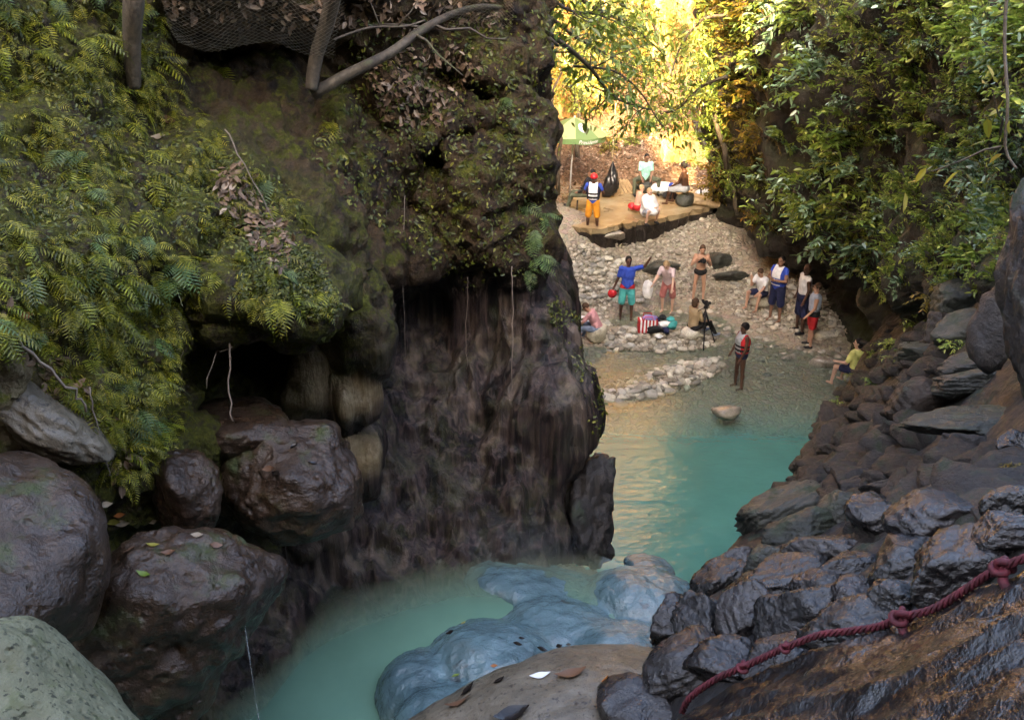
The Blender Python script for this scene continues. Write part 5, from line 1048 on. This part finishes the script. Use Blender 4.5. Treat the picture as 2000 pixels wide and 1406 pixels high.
person('person wrapped in a white towel squatting on the platform', plat(1261, 430), deg(-150), 'skin_light', [('towel', 'white'), ('shorts', 'bluegrey', .8), ('shoes', 'black'), ('hair', 'hair_fair')], H=1.6, seat=.18, torso=(0, .18, 1), th=[(.25, .9, .3), (-.25, .9, .3)], sh=[(0, -.3, -1), (0, -.3, -1)], ua=[(.1, .5, -.8), (-.1, .5, -.8)], fa=[(-.7, .7, .0), (.7, .7, .0)])
person('bare armed person with white beads and pale shorts sitting at the platform end', plat(1336, 402), deg(62), 'skin_dark', [('shorts', 'grey', .95), ('necklace', 'white'), ('hair', 'hair_black', 1.12)], seat=.46, H=1.8, torso=(0, .16, 1), th=SITTH, sh=[(.04, .05, -1), (-.04, .2, -1)], ua=[(.15, .3, -1), (-.15, .3, -1)], fa=[(-.1, .8, -.5), (.1, .8, -.5)])
# --- around the stream
F9 = person('person in royal blue shirt and turquoise shorts raising one arm', gnd(1222, 622), deg(172), 'skin_dark', [('shirt', 'royal', .75), ('shorts', ('turq', 'red'), 1.0), ('hair', 'hair_black', .98)], H=1.84, ua=[(.25, -.1, -1), (-.75, .3, .35)], fa=[(.35, .1, -.9), (-.35, .4, .75)], look=.3)
F10 = person('person in pale mauve top and brick red shorts bending by the stream', gnd(1302, 610), deg(150), 'skin_light', [('shirt', 'mauve', .6), ('shorts', 'brick', .9), ('hair', 'hair_fair', 'bob')], H=1.72, torso=(0, .42, 1), ua=[(.2, .5, -.8), (-.2, .4, -.8)], fa=[(.25, .6, -.6), (-.1, .5, -.8)], th=[(.12, .2, -1), (-.12, -.05, -1)], sh=[(0, -.2, -1), (0, -.05, -1)], nod=.3)
F11 = person('person in black bikini looking into a camera held at the chest', gnd(1363, 588), deg(178), 'skin_tan', [('bikini_top', 'black'), ('swimsuit_bottom', 'black', .12), ('shoes', 'black'), ('hair', 'hair_brown', 'bob')], H=1.72, fat=.95, ua=[(.3, .15, -.9), (-.3, .15, -.9)], fa=[(-.45, .65, .65), (.45, .65, .65)], nod=.35)
person('brown haired person in tan top and black leggings sitting behind the tripod', gnd(1352, 658), deg(-62), 'skin_tan', [('shirt', 'tanwood', .9), ('trousers', 'black'), ('shoes', 'jeans'), ('hair', 'hair_brown', 'bob')], seat=.22, H=1.68, torso=(0, .05, 1), th=[(.2, .95, .25), (-.2, .95, .35)], sh=[(.05, .55, -.9), (-.05, .4, -.9)], ua=[(.15, .35, -1), (-.15, .35, -1)], fa=[(-.1, .9, -.2), (.1, .9, -.2)])
person('person in grey black and red life vest standing in the pool', PZ(1441, 757, -.05), deg(108), 'skin_dark', [('life_vest', ('grey', 'black', 'red')), ('swimsuit_bottom', 'navy', .22), ('hair', 'hair_black', 1.1)], H=1.68, fat=1.06, ua=[(.2, .1, -1), (-.2, .15, -1)], fa=[(.02, .45, -.9), (-.02, .5, -.9)], look=.1)
person('person in white and navy clothes sitting low with one hand at the face', gnd(1486, 597), deg(130), 'skin_tan', [('shirt', 'white', .6), ('shorts', 'navy', .7), ('hair', 'hair_brown')], seat=.32, H=1.65, torso=(0, .25, 1), th=[(.25, .95, .12), (-.25, .95, .12)], sh=[(.0, .1, -1), (0, .25, -1)], ua=[(.1, .6, -.8), (-.1, .5, -.8)], fa=[(-.15, .35, .9), (.2, .7, -.5)], nod=.3)
person('person in blue and white life vest and long navy shorts with crossed arms', gnd(1512, 626), deg(128), 'skin_mid', [('shirt', 'royal', .3), ('life_vest', ('white', 'royal', 'royal')), ('shorts', 'navy', 1.0), ('hair', 'hair_black', .97)], H=1.86, fat=1.15, ua=[(.3, .3, -.9), (-.3, .3, -.9)], fa=[(-.75, .6, .15), (.75, .6, .05)], look=.1)
person('person in white tank top, navy shorts and black shoes with shaved head', gnd(1560, 648), deg(100), 'skin_dark', [('tank_top', 'white'), ('shorts', 'navy', 1.0), ('shoes', 'black')], H=1.92, fat=1.08, ua=[(.25, -.1, -1), (-.25, .05, -1)], fa=[(.05, .3, -.9), (-.05, .4, -.9)], look=.2)
person('person in grey blue tank top and black shorts with a hand on the hip', gnd(1580, 676), deg(82), 'skin_tan', [('tank_top', 'bluegrey'), ('shorts', ('red', 'black'), .75), ('shoes', 'black'), ('hair', 'hair_brown', 1.03)], H=1.76, fat=1.22, ua=[(.45, -.25, -.85), (-.2, .1, -1)], fa=[(-.6, .35, -.5), (-.05, .6, -.7)], look=.1)
person('person in yellow shirt sitting at the pool edge seen from behind', PZ(1664, 760, .15), deg(35), 'skin_light', [('shirt', 'yellow', .8), ('shorts', 'navy', .6), ('hair', 'hair_black', 'bob')], seat=.42, H=1.68, torso=(0, .05, 1), th=SITTH, sh=SITSH, ua=[(.3, .2, -.9), (-.3, .2, -.9)], fa=[(0, .9, -.2), (0, .9, -.2)], look=.6)
person('person in pink top and blue grey trousers crouching beside the cliff', gnd(1168, 668), deg(70), 'skin_tan', [('shirt', 'pink', .7), ('trousers', 'jeans'), ('shoes', 'black'), ('hair', 'hair_brown')], seat=.30, H=1.68, torso=(0, .55, 1), th=[(.2, .95, .05), (-.2, .95, .05)], sh=[(0, .15, -1), (0, .35, -1)], ua=[(.1, .6, -.8), (-.1, .6, -.8)], fa=[(0, .8, -.5), (0, .8, -.5)], nod=.4)
# ------------------------------------------------------------------ belongings
def helmet(pos, label, rot):
    g = Grid((-.17, -.19, -.13), (.17, .19, .16), .014); g.ell((0, 0, 0), (.125, .145, .125), .02); g.ell((0, 0, -.13), (.25, .25, .085), .02, 'cut'); g.ell((0, .02, -.07), (.10, .12, .11), .02, 'cut'); v, f = g.mesh(); e = thing('helmet', label, 'helmet', pos, 'red helmets', rot)
    obj('shell', mesh_np('shell', v, f), M['glossred'], e); obj('chin_strap', MB().tube([(-.11, 0, -.03), (-.08, .02, -.13), (0, .03, -.17), (.08, .02, -.13), (.11, 0, -.03)], .008, 5).mesh('chin_strap', [M['black']]), None, e)
helmet(F9.world(F9.wr[0] + F9.fa[0] * .16) + np.array([0, -.04, -.04]), 'red helmet held by the person in blue shirt', (2.2, .3, 0))
helmet(plat(1234, 412) + np.array([0, 0, .13]), 'red helmet on the platform beside the crouching person', (.3, .2, .5))
def camera_body(pos, label, heading, grp=None):
    e = thing('photo_camera', label, 'camera', pos, grp, (0, 0, heading)); b = MB().box((0, 0, 0), (.14, .07, .095)).box((0, -.005, .06), (.06, .06, .035)).box((.05, .01, .05), (.025, .03, .02)); obj('body', b.mesh('body', [M['black']], False), None, e)
    obj('lens', MB().tube([(0, .03, -.005), (0, .11, -.005), (0, .125, -.005)], [.038, .042, .036], 14).mesh('lens', [M['black']]), None, e); return e
camera_body(F11.world((F11.wr[0] + F11.wr[1]) / 2 + np.array([0, .09, .04])), 'black camera in the hands of the person in bikini', deg(178))
tp = gnd(1372, 672); tt = thing('tripod', 'black tripod standing at the end of the stone bar', 'tripod', tp); ap = np.array([0, 0, .92])
for a in (0.4, 2.5, 4.6):
    ft = np.array([.38 * math.cos(a), .38 * math.sin(a), -.02]); kn = ap + (ft - ap) * .55; o = obj('leg', MB().tube([ap, kn], .024, 7).tube([kn, ft], .018, 6).mesh('leg', [M['black']]), None, tt)
    obj('clamp', MB().tube([kn - (ft - ap) * .02, kn + (ft - ap) * .02], .021, 8).mesh('clamp', [M['black']]), None, o)
obj('centre_column', MB().tube([(0, 0, .62), (0, 0, 1.0)], .016, 8).mesh('centre_column', [M['black']]), None, tt); obj('head', MB().box((0, 0, 1.03), (.09, .07, .07)).tube([(0, 0, 1.03), (-.2, -.05, .95)], .010, 6).mesh('head', [M['black']]), None, tt)
camera_body(tp + np.array([.01, 0, 1.13]), 'black camera mounted on the tripod', deg(-60))
# striped tote, bags, clothes on the stone bar
def lump(name, label, cat, pos, r, mat, seed, group=None, kids=None, sub=3, lum=.16):
    v, f = rock_shape(seed, r, sub, 16, 6, lum, 2.0, .05); z = v[:, 2].min(); return obj(name, mesh_np(name, v - np.array([0, 0, z]), f), M[mat], None, pos, label, cat, group)
p = gnd(1264, 650); e = thing('tote_bag', 'red and white striped tote bag with lilac top on the stones', 'bag', p + np.array([0, 0, .05]))
for k in range(11):
    a0 = k * .045 - .23; obj('stripe', MB().box((a0, 0, .17), (.0445, .26 - .002 * (k % 2), .34)).mesh('stripe', [M['red'] if k % 2 == 0 else M['white']], False), None, e)
v, f = rock_shape(5, (.22, .13, .08), 3, 14, 6, .15); obj('contents', mesh_np('contents', v + np.array([0, 0, .36]), f), M['purple'], e)
for y in (-.12, .12): obj('handle', MB().tube([(-.12, y, .33), (-.10, y * 1.2, .45), (.10, y * 1.2, .45), (.12, y, .33)], .012, 5).mesh('handle', [M['red']]), None, e)
for i, (u, v, r, mt, lb, ct) in enumerate([(1275, 655, (.20, .14, .12), 'black', 'black shoulder bag leaning on the striped tote', 'bag'), (1280, 640, (.14, .12, .13), 'navy', 'dark bundle of clothes behind the black bag', 'clothes'), (1296, 645, (.16, .12, .10), 'white', 'white clothes heaped on the stone bar', 'clothes'), (1312, 648, (.13, .10, .12), 'teal', 'teal bag at the right of the heap', 'bag'), (1300, 655, (.12, .10, .07), 'navy', 'navy towel in front of the teal bag', 'towel'), (1308, 632, (.12, .09, .08), 'turq', 'turquoise towel on top of the heap', 'towel'), (1286, 664, (.12, .08, .05), 'white', 'folded white cloth at the front of the heap', 'clothes'), (1294, 628, (.10, .08, .08), 'black', 'black pouch at the back of the heap', 'bag')]):
    g_ = gnd(u, v); lump('bag' if ct == 'bag' else ct.replace(' ', '_'), lb, ct, g_ + np.array([0, 0, .06]), r, mt, 700 + i, 'belongings heaped on the stone bar')
lump('clothes', 'white cloth draped on the rocks beside the cliff edge', 'clothes', gnd(1135, 636) + np.array([0, 0, .05]), (.3, .2, .09), 'white', 720)
lump('towel', 'white towel hanging from the bending person', 'towel', F10.world(F10.wr[0]) + np.array([-.12, 0, -.42]), (.16, .10, .26), 'white', 721)
# on the platform
g_ = plat(1193, 386); v, f = rock_shape(41, (.30, .26, .50), 4, 12, 7, .16, 2.2, .05); v[:, 2] -= v[:, 2].min(); tp_ = np.clip(v[:, 2] / v[:, 2].max(), 0, 1); v[:, :2] *= (1.15 - .85 * tp_**1.2)[:, None]
obj('rubbish_bag', mesh_np('rubbish_bag', v, f), M['plasticbag'], None, g_, 'black plastic rubbish bag standing on the platform', 'bag')
e = thing('board_stack', 'pale boards leaning beside the black rubbish bag', 'boards', plat(1216, 380))
for k in range(4): obj('board', MB().box((.12 * k - .1, .03 * k, .24), (.09, .03, .62), np.array(Euler((.15, -.5 - .04 * k, .2)).to_matrix())).mesh('board', [M['wood']], False), None, e)
lump('towel', 'white towel bundle between the seated people', 'towel', plat(1290, 380), (.42, .26, .20), 'white', 730)
lump('bag', 'dark bag under the white towel bundle', 'bag', plat(1305, 388), (.3, .2, .12), 'black', 731)
lump('bag', 'blue and dark bundle beside the seated person in beads', 'bag', plat(1312, 380) + np.array([0, 0, .14]), (.18, .15, .12), 'royal', 732)
e = thing('life_vest', 'white and black life vest lying on the log bench', 'life vest', plat(1378, 392) + np.array([0, 0, .30])); v, f = rock_shape(44, (.42, .17, .09), 3, 14, 6, .1); obj('panel', mesh_np('panel', v, f), M['white'], e)
for x in (-.2, .08, .3): obj('strap', MB().tube([(x, -.18, -.02), (x, -.12, .09), (x, .12, .09), (x, .18, -.02)], .022, 5).mesh('strap', [M['black']]), None, e)
def log(pix, r, label, mat='bark', name='log', lift=0, zs=None):
    pth = np.array([np.array(q) for q in pix]); pth = catmull(pth, np.linspace(0, len(pth) - 1, 12)); b = pth[0].copy(); q = pth - b; v, f = tube(q, np.linspace(r, r * .75, 12), 10); n_ = fbm(v * 6, 2)[:, None]; v = v + n_ * r * .15
    return obj(name, MB().add(v, f).mesh(name, [M[mat]]), None, None, b + np.array([0, 0, lift]), label, 'log' if name == 'log' else 'wood')
log([plat(1325, 396), plat(1370, 402), plat(1412, 408)], .16, 'thick log bench at the right end of the platform', 'tanwood', lift=.12)
for u, v, r, sd, lb in [(1258, 378, (.32, .25, .22), 1, 'rock seat under the person in mint shirt'), (1340, 402, (.35, .3, .23), 2, 'rock seat under the person with beads')]:
    vv, f = rock_shape(800 + sd, r, 3, 12, 8, .08); obj('boulder', mesh_np('boulder', vv - np.array([0, 0, vv[:, 2].min()]), f), M['slate'], None, plat(u, v), lb, 'boulder')
for u, v, z, r, sd, lb in [(1664, 752, .1, (.35, .3, .34), 3, 'rock seat under the person in yellow'), (1352, 658, -.1, (.3, .25, .2), 4, 'stone under the person behind the tripod'), (1486, 597, .2, (.3, .25, .22), 5, 'stone under the person with a hand at the face'), (1168, 668, -.1, (.28, .24, .24), 6, 'stone under the person in pink')]:
    vv, f = rock_shape(800 + sd, r, 3, 12, 8, .08); g_ = PZ(u, v + 8, .15) if sd == 3 else gnd(u, v); obj('boulder', mesh_np('boulder', vv - np.array([0, 0, vv[:, 2].min()]), f), M['cobble'], None, g_ - np.array([0, 0, .02]), lb, 'boulder')
e = thing('bench', 'dark stool under the person in dark jacket', 'stool', plat(1144, 414)); obj('seat', MB().box((0, 0, .44), (.6, .36, .045)).mesh('seat', [M['tanwood']], False), None, e)
for x in (-.26, .26):
    for y in (-.14, .14): obj('leg', MB().tube([(x, y, .42), (x * 1.05, y * 1.05, 0)], .016, 6).mesh('leg', [M['black']]), None, e)
# driftwood and logs at the right
log([gnd(1690, 640) + np.array([0, 0, .15]), gnd(1730, 655) + np.array([0, 0, .25]), gnd(1765, 672) + np.array([0, 0, .3])], .13, 'grey fallen log at the foot of the right slope')
rg = np.random.default_rng(61)
for k in range(26):
    u, v = rg.uniform(1595, 1690), rg.uniform(545, 615); c = gnd(u, v) + np.array([0, 0, rg.uniform(.1, .7)]); a = rg.uniform(-.9, .2); d = np.array([math.cos(a) * rg.choice([-1, 1]), rg.normal(0, .5), -abs(math.sin(a)) * .8]); d = unit(d) * rg.uniform(.5, 1.3)
    pth = np.array([c - d * .5, c + rg.normal(0, .06, 3), c + d * .5]); pth = catmull(pth, np.linspace(0, 2, 6)); b = pth[0].copy()
    obj('driftwood_stick', MB().tube(pth - b, np.linspace(1, .5, 6) * rg.uniform(.018, .05), 6).mesh('driftwood_stick', [M['bark'] if k % 3 else M['root']]), None, None, b, 'stick in the driftwood heap behind the standing group', 'stick', 'sticks of the driftwood heap')
# ------------------------------------------------------------------ parasol
up = plat(1112, 386); e = thing('parasol', 'green beer parasol with white lettering and a pale pole behind the platform', 'parasol', up); HT = 2.55; RR = 1.02; e.rotation_euler = (0.0, 0.04, 0)
obj('pole', MB().tube([(0, 0, 0), (0, 0, HT + .05)], .028, 10).mesh('pole', [M['silver']]), None, e)
s_ = N('parasol_green'); t_ = s_.n('BsdfTranslucent'); t_.inputs[0].default_value = (.10, .28, .10, 1); M['pgreen'] = s_.end(s_.mixs(.35, s_.bsdf((.16, .26, .10), .6), t_.outputs[0]))
s_ = N('parasol_pale'); t_ = s_.n('BsdfTranslucent'); t_.inputs[0].default_value = (.30, .42, .22, 1); M['ppale'] = s_.end(s_.mixs(.35, s_.bsdf((.40, .46, .22), .6), t_.outputs[0]))
NS = 8
def can(a, r): 
    sag = .03 * math.cos((a * NS / (2 * math.pi) % 1 - .5) * math.pi); return np.array([r * math.cos(a), r * math.sin(a), HT - .46 * (r / RR)**1.35 - sag * r])
for k in range(NS):
    a0, a1 = 2 * math.pi * k / NS, 2 * math.pi * (k + 1) / NS; aa = np.linspace(a0, a1, 6); rr = np.linspace(.02, RR, 8)
    v = np.array([can(a if j < 5 else a1 - 1e-6, r) for r in rr for j, a in enumerate(aa)]); f = grid_faces(8, 6); m = mesh_np('canopy_panel', v, f); o = obj('canopy_panel', m, M['ppale'] if k % 2 else M['pgreen'], e)
    v2 = np.r_[v[-6:], v[-6:] * np.array([1.005, 1.005, 1]) - np.array([0, 0, .16])]; obj('valance', mesh_np('valance', v2, np.array([(i, i + 1, 7 + i, 6 + i) for i in range(5)])), M['pgreen'], o)
    obj('rib', MB().tube([can(a0, r) - np.array([0, 0, .012]) for r in np.linspace(.03, RR, 6)], .008, 5).mesh('rib', [M['silver']]), None, e)
def text_mesh(txt, size):
    c = bpy.data.curves.new('lettering', 'FONT'); c.body = txt; c.size = size; c.shear = .25; c.align_x = 'CENTER'; o = bpy.data.objects.new('lettering', c); COL.objects.link(o); dg = bpy.context.evaluated_depsgraph_get()
    m = bpy.data.meshes.new_from_object(o.evaluated_get(dg)); bpy.data.objects.remove(o); return m
tm = text_mesh('Presidente', .155); ac = -math.pi / 2 + .42
for vx in tm.vertices:
    x, y = vx.co.x, vx.co.y; a = ac + x / RR; c = can(a, RR); vx.co = Vector((math.cos(a) * (RR * 1.012), math.sin(a) * (RR * 1.012), c[2] - .13 + y))
obj('lettering', tm, M['white'], e)
a = ac + .0; v = []; 
for r in (0, 1):
    for th_ in np.linspace(0, 2 * math.pi, 20, endpoint=False):
        q = can(ac + r * .26 * math.cos(th_), .58 + r * .2 * math.sin(th_)); v.append(q + np.array([math.cos(ac) * .4, math.sin(ac) * .4, .9]) * .022)
obj('glare_disc', mesh_np('glare_disc', np.array(v), np.array([(i, (i + 1) % 20, 20 + (i + 1) % 20, 20 + i) for i in range(20)])), M['white'], e)  # white disc painted on the canopy for its bright spot of sun glare
# a second bare pole behind the rubbish bag
pp_ = plat(1192, 378); obj('pole', MB().tube([(0, 0, 0), (.02, 0, 1.4), (.05, .02, 3.0)], .022, 7).mesh('pole', [M['tanwood']]), None, None, pp_, 'thin wooden pole standing behind the rubbish bag', 'pole')
# ------------------------------------------------------------------ rope
rp = []
for u, v in [(1332, 1390), (1350, 1360), (1400, 1325), (1450, 1303), (1500, 1280), (1540, 1262), (1600, 1240), (1660, 1232), (1720, 1222), (1760, 1205), (1820, 1190), (1880, 1155), (1930, 1122), (1980, 1098), (2060, 1070)]:
    h_ = hit([T_slab], u, v); q = P(u, v, 4.0) if h_ is None else h_[0]
    rp.append(q)
rp = np.array(rp); tz = np.array([PX(q)[2] for q in rp]); tz = np.interp(np.arange(15), [0, 3, 6, 9, 12, 14], [5.05, 4.75, 4.45, 4.12, 3.82, 3.6]); rp = np.array([P(*uv, t - .05) for uv, t in zip([(1332, 1390), (1350, 1360), (1400, 1325), (1450, 1303), (1500, 1280), (1540, 1262), (1600, 1240), (1660, 1232), (1720, 1222), (1760, 1205), (1820, 1190), (1880, 1155), (1930, 1122), (1980, 1098), (2060, 1070)], tz)])
path = catmull(rp, np.linspace(0, 14, 420)); ln = np.r_[0, np.cumsum(np.linalg.norm(np.diff(path, axis=0), axis=1))]; tn = unit(np.gradient(path, axis=0)); sd = unit(np.cross(tn, [0, 0, 1.])); un = np.cross(sd, tn)
s_ = N('rope_fibre'); c_ = s_.coord(); M['rope'] = s_.end(s_.bsdf(s_.mix(s_.rng(s_.noise(c_, 25, 3), .35, .65), (.040, .004, .007), (.115, .012, .020)), .65, s_.bump(s_.noise(s_.coord((1, 1, 6)), 180, 2), .5, .004), .4))
e = thing('rope', 'dark red twisted rope with knots lying along the wet slab', 'rope', path[0])
for k in range(3):
    ph = ln / .09 * 2 * math.pi + k * 2 * math.pi / 3; q = path + (np.cos(ph)[:, None] * sd + np.sin(ph)[:, None] * un) * .0102; obj('strand', MB().tube(q - path[0], .0085, 6).mesh('strand', [M['rope']]), None, e)
for i, sc_ in [(3.05, 1.0), (4.9, .9), (9.0, 1.35), (12.6, 1.35)]:
    c = catmull(rp, np.array([i]))[0]; j = int(i / 14 * 419); th_ = np.linspace(0, 2 * math.pi * 1.0, 60); fr = np.stack([tn[j], sd[j], un[j]], 1)
    kp = np.stack([.036 * np.cos(2 * th_) * (.85 + .5 * np.cos(3 * th_)), .034 * np.sin(2 * th_) * (.85 + .5 * np.cos(3 * th_)), .030 * np.sin(3 * th_)], 1) * sc_ * .6
    mb = MB().tube(kp @ fr.T + c - path[0], .0112 * sc_, 7)
    if sc_ > 1.1: mb.tube((np.array([(0, 0, 0), (-.01, .03, -.05), (0, .045, -.10)]) @ fr.T) + c - path[0], .02, 7)
    obj('knot', mb.mesh('knot', [M['rope']]), None, e)
# ------------------------------------------------------------------ wire mesh on the cliff top
s_ = N('galvanised_wire'); M['wire'] = s_.end(s_.bsdf((.16, .13, .085), .6, None, .5))
def netting(corners, nu, nv, label, sag):
    c = [P(*q) for q in corners]; b = c[2].copy(); e = thing('wire_mesh', label, 'wire mesh', b)
    def S(a, t): return (c[0] * (1 - a) + c[1] * a) * (1 - t) + (c[2] * (1 - a) + c[3] * a) * t + np.array([0, -1, -.2]) * sag * math.sin(math.pi * t) * (.7 + .3 * math.sin(a * 9)) + np.array([.3, 1, .5]) * .05 * noise(np.array([[a * 2.5, t * 2, nu]]))[0] + np.array([0, 0, -1]) * .10 * t * noise(np.array([[a * 2.3, .3, nu]]))[0]
    for i in range(nu):
        pth = [];
        for j in range(nv + 1): pth.append(S((i + (.5 if j % 2 else -.5) * 1.0 + .5) / nu, j / nv) - b)
        pth2 = [S((i + (-.5 if j % 2 else .5) + .5) / nu, j / nv) - b for j in range(nv + 1)]
        obj('wire', MB().tube(pth, .002, 3).tube(pth2, .002, 3).mesh('wire', [M['wire']]), None, e)
netting([(310, -120, 6.2), (700, -120, 6.9), (345, 70, 6.7), (655, 112, 7.3)], 24, 26, 'rusty chain link mesh hanging over the dark hollow at top left', .18)
netting([(860, -100, 8.0), (1010, -100, 8.5), (870, 55, 8.5), (1000, 50, 8.8)], 14, 20, 'small patch of chain link mesh on the cliff top', .10)
# ------------------------------------------------------------------ trickle and fallen leaves
s_ = N('falling_water'); t_ = s_.n('BsdfTransparent'); M['trickle'] = s_.end(s_.mixs(.3, t_.outputs[0], s_.bsdf((.6, .66, .7), .2)))
a_, b_ = P(478, 1222, 5.9), None; b_ = np.array([a_[0], a_[1], 4.3]); q = np.linspace(0, 1, 16); pt = a_ + (b_ - a_) * q[:, None]; obj('water_trickle', MB().tube(pt - b_, .0032 + .0012 * np.sin(q * 17), 6).mesh('water_trickle', [M['trickle']]), None, None, b_, 'thin thread of water falling from the lumpy boulder', 'water')
M['fl_black'] = plain('wet_black_leaf', (.016, .012, .010), .2); M['fl_brown'] = plain('brown_leaf', (.13, .065, .035), .5); M['fl_yellow'] = plain('yellow_leaf', (.22, .19, .03), .5); M['fl_green'] = plain('green_leaf', (.12, .17, .02), .5); M['fl_orange'] = plain('orange_leaf', (.27, .09, .015), .5); M['fl_pale'] = plain('pale_leaf', (.24, .19, .13), .6); M['white_leaf'] = plain('white_scrap', (.75, .75, .75), .5)
RT = [bvh(v, f) for v, f in ROCKS] + [T_cliff, T_bank, T_slab]
def fallen(u, v, L, mt, ang, lb, w=.46):
    h_ = hit(RT, u, v)
    if not h_: return
    rg = np.random.default_rng(int(u * 7 + v)); n_ = h_[1]; d = np.array([math.cos(ang), math.sin(ang), 0]); d = unit(d - n_ * (d @ n_)); s = np.cross(n_, d); q = np.linspace(0, 1, 7); wd = np.sin(np.clip(q, .02, .98) * math.pi)**1.25 * w * L * .5; V = []
    cu = rg.uniform(.15, .5); bd = lambda x, y: d * (x - .5) * L + s * y + n_ * (.006 + cu * L * ((x - .5)**2) * 1.5 + abs(y) * rg_f)
    rg_f = rg.uniform(.1, .5); 
    for x, w_ in zip(q, wd): V += [bd(x, -w_), bd(x, 0), bd(x, w_)]
    F_ = [(i * 3 + j, i * 3 + j + 1, i * 3 + j + 4, i * 3 + j + 3) for i in range(6) for j in (0, 1)]
    V = np.array(V); V = np.r_[V, V - n_ * .003]; F_ += [tuple(reversed([x + 21 for x in fq])) for fq in F_]; V = np.r_[V]
    e = obj('fallen_leaf', mesh_np('fallen_leaf', V, np.array(F_)), M[mt], None, h_[0], lb, 'leaf', 'fallen leaves on the rocks')
for a in [(915, 1348, .13, 'fl_black', .6, 'round black leaf on the tan slab'), (895, 1375, .17, 'fl_brown', 0, 'curled dark brown leaf at the left of the tan slab'), (975, 1330, .10, 'fl_black', .8, 'small black leaf in the middle of the tan slab'), (1000, 1395, .24, 'fl_black', .25, 'large black leaf at the bottom edge of the tan slab'), (1115, 1318, .22, 'fl_brown', .2, 'long brown leaf on the tan slab'), (1055, 1320, .14, 'white_leaf', .1, 'white shining scrap on the tan slab'), (1183, 1328, .07, 'fl_orange', .4, 'small orange leaf on the tan slab'),
          (880, 1235, .08, 'fl_black', .1, 'dark leaf on the leftmost blue boulder'), (1010, 1258, .09, 'fl_black', .2, 'dark leaf on the blue grey boulder'), (1058, 1268, .10, 'fl_black', 0, 'darkest leaf at the foot of the blue boulder'), (1090, 1263, .09, 'fl_black', .7, 'leaf between the blue boulder and the tan slab'), (1018, 1247, .06, 'fl_black', .3, 'tiny dark leaf above the others on the blue boulder'), (965, 1300, .06, 'fl_orange', 0, 'small yellow orange leaf by the tan slab edge'), (905, 1218, .06, 'fl_yellow', 1, 'tiny yellow leaf on the blue grey boulder'), (890, 1320, .07, 'fl_green', .5, 'greenish leaf low on the blue boulder'), (1110, 1258, .05, 'fl_black', .2, 'tiny black leaf right of the blue boulder'),
          (222, 1018, .10, 'fl_yellow', .4, 'yellow green leaf on top of the lumpy boulder'), (238, 1020, .11, 'fl_pale', 0, 'pale leaf beside the yellow green one'), (205, 985, .09, 'fl_pale', .3, 'pale leaf at the foot of the fern bank'), (232, 1005, .08, 'fl_orange', 0, 'orange brown leaf on the lumpy boulder'), (280, 1122, .09, 'fl_green', -.2, 'bright green leaf on the lumpy boulder'), (298, 1065, .08, 'fl_yellow', .2, 'dull yellow leaf on the lumpy boulder'), (385, 1045, .08, 'fl_pale', 0, 'small pale leaf on the crest of the lumpy boulder'), (300, 1018, .06, 'fl_pale', 1, 'curled pale leaf near the small glistening boulder'), (255, 1075, .09, 'fl_brown', .5, 'brown leaf stuck on the lumpy boulder'), (330, 1080, .09, 'fl_brown', .1, 'wet brown leaf on the lumpy boulder'), (420, 1065, .09, 'fl_brown', .2, 'brown leaf at the right of the crest'),
          (540, 925, .10, 'fl_black', -.6, 'dark leaf on the rounded wet boulder'), (525, 915, .10, 'fl_brown', .2, 'brown leaf on the rounded wet boulder'), (610, 905, .07, 'fl_black', .3, 'small dark leaf at the right of the rounded boulder'), (575, 870, .07, 'fl_black', .8, 'dark leaf high on the rounded boulder'), (150, 800, .13, 'fl_orange', -1.2, 'bright orange leaf on the left bank'), (95, 645, .12, 'fl_pale', .2, 'pale curled leaf on the left bank'), (50, 615, .10, 'fl_orange', .2, 'yellow orange leaf at the far left of the bank'), (310, 268, .12, 'fl_pale', 0, 'pinkish dead leaf among the upper ferns'), (330, 235, .14, 'fl_brown', -.6, 'brown dead leaf among the upper ferns')]: fallen(*a)

# ------------------------------------------------------------------ spray hanging at the foot of the fluted wall
s_ = N('spray'); pv = s_.n('VolumePrincipled'); pv.inputs['Color'].default_value = (.95, .97, 1, 1); pv.inputs['Density'].default_value = .05; s_.t.links.new(pv.outputs[0], s_.out.inputs['Volume']); M['spray'] = s_.m
v, f = ico(3)
for k, q in enumerate((1.0, .8, .6, .42)): obj('spray', mesh_np('spray', v * np.array([.8, .3, .42]) * q, f), M['spray'], None, P(1015, 1075, 9.3), 'thin white spray at the foot of the fluted wall', 'mist', 'spray at the foot of the wall', 'stuff')
